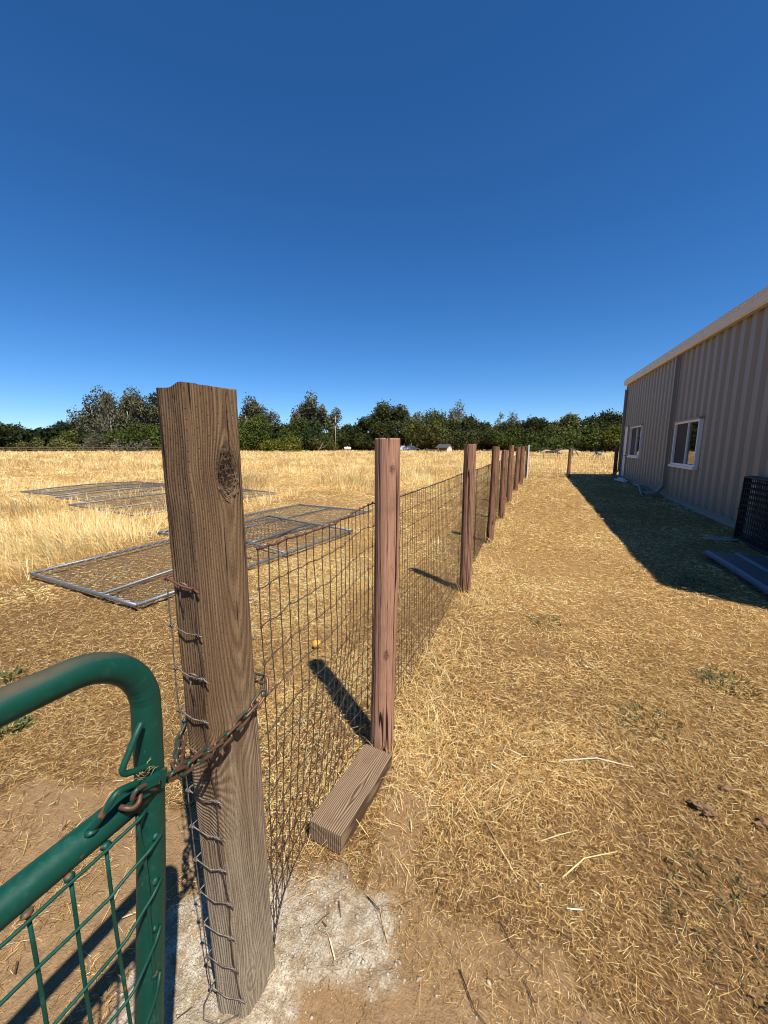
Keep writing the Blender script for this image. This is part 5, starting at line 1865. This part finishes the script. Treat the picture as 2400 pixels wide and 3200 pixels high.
def make_tree(x, y, h, w, kind, label, seed):
    g = np.random.default_rng(seed)
    cols, size, nl_, cb, st, dens = KIND[kind]
    root = thing('shrub' if h < 3.6 else 'tree', (x, y, 0), label, 'shrub' if h < 3.6 else 'tree', TREE_GROUP)
    w = w * (1.55 if kind in ('oak', 'dark', 'oakolive', 'green') else 1.35)
    z0 = cb * h
    ch_ = h - z0
    gum = kind in ('gum', 'weep', 'pale', 'open')
    cen, rad_ = [], []
    nb = 1 if not gum else int(g.integers(2, 4))
    stems = [(g.normal(0, 0.2) * w, g.normal(0, 0.15) * w, 1.0 if j == 0 else g.uniform(0.66, 0.9)) for j in range(nb)]
    if nb == 1:
        stems = [(0.0, 0.0, 1.0)]
    for i in range(nl_):
        f = ((i * 0.618) % 1.0) ** 0.8
        if gum:
            sx, sy, sh = stems[i % nb]
            env = 0.5 * w * (0.55 + 0.5 * math.sin(math.pi * min(1, 0.12 + 0.72 * f)))
            env *= 0.62 if nb > 1 else 1.0
            r = w * g.uniform(0.12, 0.21)
        else:
            sx, sy, sh = 0.0, 0.0, 1.0
            env = 0.5 * w * math.sqrt(max(0.05, 1 - max(0, f - 0.35) ** 2 / 0.5))
            r = w * g.uniform(0.15, 0.26)
        r = min(r, ch_ * 0.28)
        a = i * 2.4 + g.normal(0, 0.5)
        q = max(0, env - r * 0.6) * math.sqrt(g.uniform(0.2, 1.0))
        zc_ = z0 + r * st * 0.6 + f * max(0.1, (ch_ - 1.55 * r * st) * sh)
        cen.append((sx * (0.3 + 0.7 * f) + q * math.cos(a), sy + q * math.sin(a), zc_))
        rad_.append(r)
    # topmost lobe sits at the full height
    i_t = int(np.argmax([c[2] for c in cen]))
    rad_[i_t] = max(rad_[i_t], 0.14 * w)
    cen[i_t] = (cen[i_t][0], cen[i_t][1], h - rad_[i_t] * st * 0.95)
    area = sum(4 * r * r * st for r in rad_)
    n = int(np.clip(area * 22 * dens, 500, 9500))
    V, t = leaf_cloud(cen, rad_, st, n, size, cols, g, kind == 'weep')
    t = t * g.uniform(0.78, 1.25)
    me = fast_mesh('crown', V.reshape(-1, 3), np.arange(len(V) * 4).reshape(-1, 4), np.repeat(t, 4, 0))
    o = link('crown', me, M['leaf'], root, (x, y, 0))
    mb = MB()
    tr_ = max(0.10, 0.022 * h)
    top = np.array([g.normal(0, 0.04) * w, g.normal(0, 0.04) * w, z0 + ch_ * 0.62])
    mb.tube([(0, 0, -0.2), (top[0] * 0.3 + 0.1, top[1] * 0.2, top[2] * 0.35), top * (0.8, 0.8, 0.75), top], [tr_ * 1.3, tr_, tr_ * 0.6, tr_ * 0.25], 7)
    for i in range(0, nl_, 2):
        c = np.array(cen[i])
        zb = min(c[2] * 0.6, top[2] * 0.8)
        b0 = np.array([top[0] * zb / top[2], top[1] * zb / top[2], zb])
        mid = (b0 + c) / 2 + (0, 0, -0.06 * h * g.random())
        mb.tube([b0, mid, c], [tr_ * 0.45, tr_ * 0.3, tr_ * 0.1], 5)
    if kind == 'open':
        for dx in (-0.28, 0.12, 0.3):
            mb.tube([(dx * w * 0.5, 0.3, -0.2), (dx * w * 0.8, 0, h * 0.3), (dx * w, 0, h * 0.62)], [tr_ * 0.9, tr_ * 0.7, tr_ * 0.35], 6)
    tk = mb.build('trunk', M['palebark'] if gum else M['bark'], None)
    tk.parent = root
    return root


for i, t_ in enumerate(TREES):
    make_tree(*t_, 100 + i)

# unbroken woods behind the single trees
g5 = np.random.default_rng(77)
n = 26000
hd = R(-19.678) + g5.uniform(R(-62), R(58), n)
rr = g5.uniform(158, 176, n)
px_, py_ = rr * np.sin(hd), rr * np.cos(hd)
hh = 4.5 + 3.5 * fbm(px_, py_, 0.09, 3)
P = np.stack([px_, py_, hh * g5.random(n) ** 0.8], 1)
d = g5.normal(0, 1, (n, 3)); d /= np.linalg.norm(d, axis=1)[:, None]
a = np.cross(d, g5.normal(0, 1, (n, 3))); a /= np.linalg.norm(a, axis=1)[:, None]
b = np.cross(d, a)
s_ = g5.uniform(0.5, 1.2, n)[:, None]
V = np.stack([P - b * s_, P + a * s_ * 0.7, P + b * s_, P - a * s_ * 0.7], 1)
t = np.array([(0.022, 0.03, 0.012), (0.03, 0.04, 0.016), (0.04, 0.046, 0.02)])[g5.integers(0, 3, n)]
tag(link('far_woods', fast_mesh('far_woods', V.reshape(-1, 3), np.arange(n * 4).reshape(-1, 4), np.repeat(t, 4, 0)), M['leaf']), kind='stuff')

# ================================================================== far things at the field edge
# wooden rail fence on the left
lf = thing('rail_fence', (-110, 73, 0), 'long weathered wooden rail fence along the far left edge of the field', 'fence')
fa, fb = np.array([-129.0, 58.5]), np.array([-94.0, 86.5])
nP = 15
for i in range(nP):
    p = fa + (fb - fa) * i / (nP - 1)
    mb = MB()
    mb.box((p[0], p[1], 0.62), (0.16, 0.16, 1.5), None)
    mb.build('fence_post', M['oldwood'], lf)
for z in (1.15, 0.62):
    mb = MB()
    mb.beam((*fa, z), (*fb, z + 0.06), 0.06, 0.13)
    mb.build('rail', M['oldwood'], lf)

pole = thing('utility_pole', (-57.7, 115.3, 0), 'slim grey wooden utility pole in front of the open gum tree', 'pole')
mb = MB(); mb.tube([(-57.7, 115.3, -0.3), (-57.6, 115.3, 5), (-57.5, 115.3, 10.8)], [0.17, 0.14, 0.10], 8); mb.build('shaft', M['paleoldwood'], pole)
mb = MB(); mb.beam((-58.3, 115.0, 10.1), (-56.8, 115.7, 10.1), 0.1, 0.12); mb.build('crossarm', M['paleoldwood'], pole)
mb = MB(); mb.tube([(-57.4, 115.1, 8.4), (-57.4, 115.1, 9.3)], 0.22, 10); mb.build('transformer', M['galv'], pole)

mb = MB()
mb.tube([(-56.6, 101.8, 0), (-55.9, 102.2, 1.2), (-55.3, 102.5, 2.3)], [0.10, 0.08, 0.03], 6)
mb.tube([(-56.2, 102.0, 0.7), (-55.0, 102.6, 1.3), (-54.6, 102.8, 1.6)], [0.07, 0.05, 0.02], 6)
tag(mb.build('dead_branch', M['paleoldwood'], loc=(-56.2, 102, 0)), 'bleached dead branch sticking up at the field edge left of the utility pole', 'branch')


def gable_house(name, x, y, rz, L, Wd, he, hr, wm, rm, label, cat, over=0.35):
    root = thing(name, (x, y, 0), label, cat)
    root.rotation_euler = (0, 0, rz)
    mb = MB()
    a, b = L / 2, Wd / 2
    mb.add([(-a, -b, 0), (a, -b, 0), (a, b, 0), (-a, b, 0), (-a, -b, he), (a, -b, he), (a, b, he), (-a, b, he), (-a, 0, hr - 0.05), (a, 0, hr - 0.05)],
           [(0, 1, 5, 4), (2, 3, 7, 6), (1, 2, 6, 9, 5), (3, 0, 4, 8, 7)], False)
    w = mb.build('wall', wm, None); w.parent = root
    mb = MB()
    sl = (hr - he) / b
    for sg in (-1, 1):
        p = [(-a - over, sg * (b + over), he - sl * over), (a + over, sg * (b + over), he - sl * over), (a + over, 0, hr), (-a - over, 0, hr)]
        mb.add(p + [(q[0], q[1], q[2] + 0.1) for q in p], [(3, 2, 1, 0), (4, 5, 6, 7), (0, 1, 5, 4), (1, 2, 6, 5), (2, 3, 7, 6), (3, 0, 4, 7)], False)
    r = mb.build('roof', rm, None); r.parent = root
    return root


hs = gable_house('farmhouse', -87.5, 119.8, R(38), 9, 5.0, 4.2, 6.6, M['cream'], M['slate'], 'house with a grey shingle roof showing between the trees', 'house')
for sx in (-2.4, 0.6, 2.8):
    mb = MB(); mb.box((sx, -2.52, 2.2), (1.1, 0.06, 1.2)); o = mb.build('window', M['glass'], None); o.parent = hs
wsd = gable_house('small_shed', -20.4, 104.2, R(-24), 3.0, 2.4, 1.25, 2.0, M['brownwall'], M['slate'], 'little shed with a grey gable roof and pale end under the dome oak', 'shed')
mb = MB(); mb.add([(1.51, -1.15, 0.0), (1.51, 1.15, 0.0), (1.51, 1.15, 1.2), (1.51, 0, 1.9), (1.51, -1.15, 1.2), (1.56, -1.15, 0.0), (1.56, 1.15, 0.0), (1.56, 1.15, 1.2), (1.56, 0, 1.9), (1.56, -1.15, 1.2)], [(4, 3, 2, 1, 0), (5, 6, 7, 8, 9), (0, 1, 6, 5), (1, 2, 7, 6), (4, 0, 5, 9), (2, 3, 8, 7), (3, 4, 9, 8)], False)
o = mb.build('end_board', M['cream'], None); o.parent = wsd

tank = thing('propane_tank', (-50.7, 109.3, 0), 'white horizontal gas tank on legs at the field edge', 'tank')
tank.rotation_euler = (0, 0, R(24))
mb = MB()
xs = [-1.05, -1.03, -0.95, -0.8, 0.8, 0.95, 1.03, 1.05]
mb.tube([(v, 0, 0.9) for v in xs], [0.05, 0.22, 0.36, 0.42, 0.42, 0.36, 0.22, 0.05], 16)
o = mb.build('shell', M['carwhite'], None); o.parent = tank
for sx in (-0.6, 0.6):
    mb = MB(); mb.box((sx, 0, 0.27), (0.12, 0.6, 0.56)); o = mb.build('leg', M['concrete'], None); o.parent = tank
mb = MB(); mb.tube([(0, 0, 1.3), (0, 0, 1.45)], 0.14, 10); o = mb.build('valve_cap', M['carwhite'], None); o.parent = tank


def car(x, y, rz, label, kind):
    root = thing('parked_car', (x, y, 0), label, 'car', 'white vehicles parked under the oaks')
    root.rotation_euler = (0, 0, rz)
    hw = 0.88
    if kind == 'pickup':
        side = [(-2.6, 0.45), (-2.6, 1.02), (-0.75, 1.02), (-0.7, 1.08), (0.75, 1.05), (2.4, 0.98), (2.6, 0.8), (2.6, 0.42)]
        cabin = [(-0.75, 1.02), (-0.62, 1.68), (0.45, 1.72), (1.15, 1.06)]
    else:
        side = [(-2.2, 0.42), (-2.25, 1.0), (1.1, 1.0), (2.1, 0.85), (2.25, 0.65), (2.2, 0.4)]
        cabin = [(-2.15, 1.0), (-1.95, 1.62), (0.2, 1.66), (1.1, 1.0)]
    mb = MB()
    k_ = len(side)
    V = [(a, -hw, b) for a, b in side] + [(a, hw, b) for a, b in side]
    mb.add(V, [tuple(range(k_)), tuple(range(2 * k_ - 1, k_ - 1, -1))] + [(i, (i + 1) % k_ + 0, k_ + (i + 1) % k_, k_ + i)[::-1] for i in range(k_)], False)
    V = [(a, -hw * (0.98 if i in (0, 3) else 0.82), b + 0.0) for i, (a, b) in enumerate(cabin)] + [(a, hw * (0.98 if i in (0, 3) else 0.82), b) for i, (a, b) in enumerate(cabin)]
    mb.add(V, [(0, 1, 2, 3), (7, 6, 5, 4), (1, 5, 6, 2)], False)
    o = mb.build('body', M['carwhite'], None); o.parent = root
    mb = MB()
    mb.add(np.array(V) * (1.0, 1.004, 1.0) * (0.93, 1, 0.985) + (0, 0, 0.0), [(0, 1, 2, 3), (7, 6, 5, 4)], False)
    mb.add(np.array(V) * (1.004, 0.93, 0.99), [(2, 6, 7, 3), (0, 4, 5, 1)], False)
    o = mb.build('window', M['glass'], None); o.parent = root
    for sx in (-1.5, 1.5):
        for sy in (-1, 1):
            mb = MB(); mb.tube([(sx, sy * (hw - 0.2), 0.35), (sx, sy * (hw + 0.02), 0.35)], 0.35, 16)
            o = mb.build('wheel', M['rubber'], None); o.parent = root
            m2 = MB(); m2.tube([(sx, sy * (hw + 0.0), 0.35), (sx, sy * (hw + 0.035), 0.35)], 0.19, 12)
            m2.build('rim', M['galv'], o).location = (0, 0, 0)
    return root


car(-36.0, 118.0, R(18), 'white pickup parked under the oaks, left one by the round post', 'pickup')
car(-33.4, 119.5, R(30), 'white estate car parked under the oaks, farther right one', 'estate')

hb = thing('fence_brace', (-17.3, 76.6, 0), 'dark wooden H brace standing alone in the far field', 'fence brace')
for p in ((-18.4, 76.3), (-16.3, 77.0)):
    mb = MB(); mb.tube([(*p, -0.2), (*p, 1.12)], 0.09, 8); mb.build('upright', M['oldwood'], hb)
mb = MB(); mb.beam((-18.4, 76.3, 0.9), (-16.3, 77.0, 0.9), 0.1, 0.1); mb.build('crossbar', M['oldwood'], hb)
for a, b in (((-18.45, 76.2, 0.9), (-19.1, 75.9, 0.0)), ((-16.2, 76.95, 0.9), (-15.5, 77.1, 0.0))):
    mb = MB(); mb.beam(a, b, 0.09, 0.09); mb.build('strut', M['oldwood'], hb)

bp = thing('brace_posts', (6.5, 63.9, 0), 'pair of dark leaning posts in the field beyond the cross fence post', 'posts')
for a, b in (((6.3, 63.9, 0.0), (6.25, 63.9, 1.15)), ((7.2, 64.0, -0.05), (6.5, 63.9, 1.05))):
    mb = MB(); mb.tube([a, b], 0.08, 7); mb.build('upright', M['oldwood'], bp)
mb = MB(); mb.beam((6.27, 63.9, 0.95), (6.6, 63.92, 0.95), 0.08, 0.08); mb.build('crossbar', M['oldwood'], bp)

fi = thing('farm_implement', (9.7, 65.0, 0), 'rusty angular farm implement frame standing in the far field', 'farm implement')
mb = MB()
for a, b in (((9.0, 64.7, 0.0), (9.55, 65, 0.85)), ((9.0, 64.7, 0.0), (10.2, 65.2, 0.05)), ((9.05, 64.8, 1.25), (9.6, 65.0, 0.35)), ((10.5, 65.3, 1.25), (9.9, 65.1, 0.3)), ((10.35, 65.3, 0.1), (9.9, 65.1, 0.9))):
    mb.beam(a, b, 0.07, 0.07)
mb.build('frame', M['dark'], fi)
for x_ in (9.65, 9.85):
    mb = MB(); mb.tube([(x_, 64.9, 0.45), (x_ + 0.03, 64.95, 0.45)], 0.3, 14); mb.build('disc', M['galv'], fi)

for i, (x_, y_, rx, rz_, lab) in enumerate([(3.6, 81.0, 1.3, 0.75, 'pale straw heap at the left of the far brush line'), (7.0, 87.5, 2.0, 0.75, 'pale straw heap behind the cross fence post'), (8.9, 86.0, 1.2, 0.6, 'smaller pale straw heap right of the cross fence post')]):
    mb = MB(); mb.blob((x_, y_, 0.1), (rx, rx * 0.7, rz_), 60 + i, 3, 0.05)
    tag(mb.build('straw_heap', M['hay'], loc=(x_, y_, 0)), lab, 'straw heap', 'straw heaps at the far field edge')
mb = MB()
mb.tube([(3.2, 78, 0.35), (4.6, 78.2, 0.55), (6.0, 78.6, 1.1)], [0.3, 0.28, 0.12], 8)
mb.tube([(4.6, 78.2, 0.5), (5.4, 78.0, 0.3), (6.3, 78.1, 0.1)], [0.2, 0.15, 0.08], 7)
mb.tube([(4.9, 78.2, 0.6), (5.2, 78.6, 1.3)], [0.1, 0.03], 6)
tag(mb.build('fallen_log', M['bark'], loc=(4.6, 78.2, 0)), 'dark fallen log beside the pale straw heap', 'log')
for x_, y_, lab in [(1.92, 51.7, 'thin steel stake in the far grass, left one'), (3.5, 52.2, 'thin steel stake in the far grass, right one')]:
    mb = MB(); mb.tube([(x_, y_, -0.1), (x_, y_, 1.2)], 0.03, 6)
    tag(mb.build('steel_stake', M['oldwood'], loc=(x_, y_, 0)), lab, 'stake', 'steel stakes in the far grass')
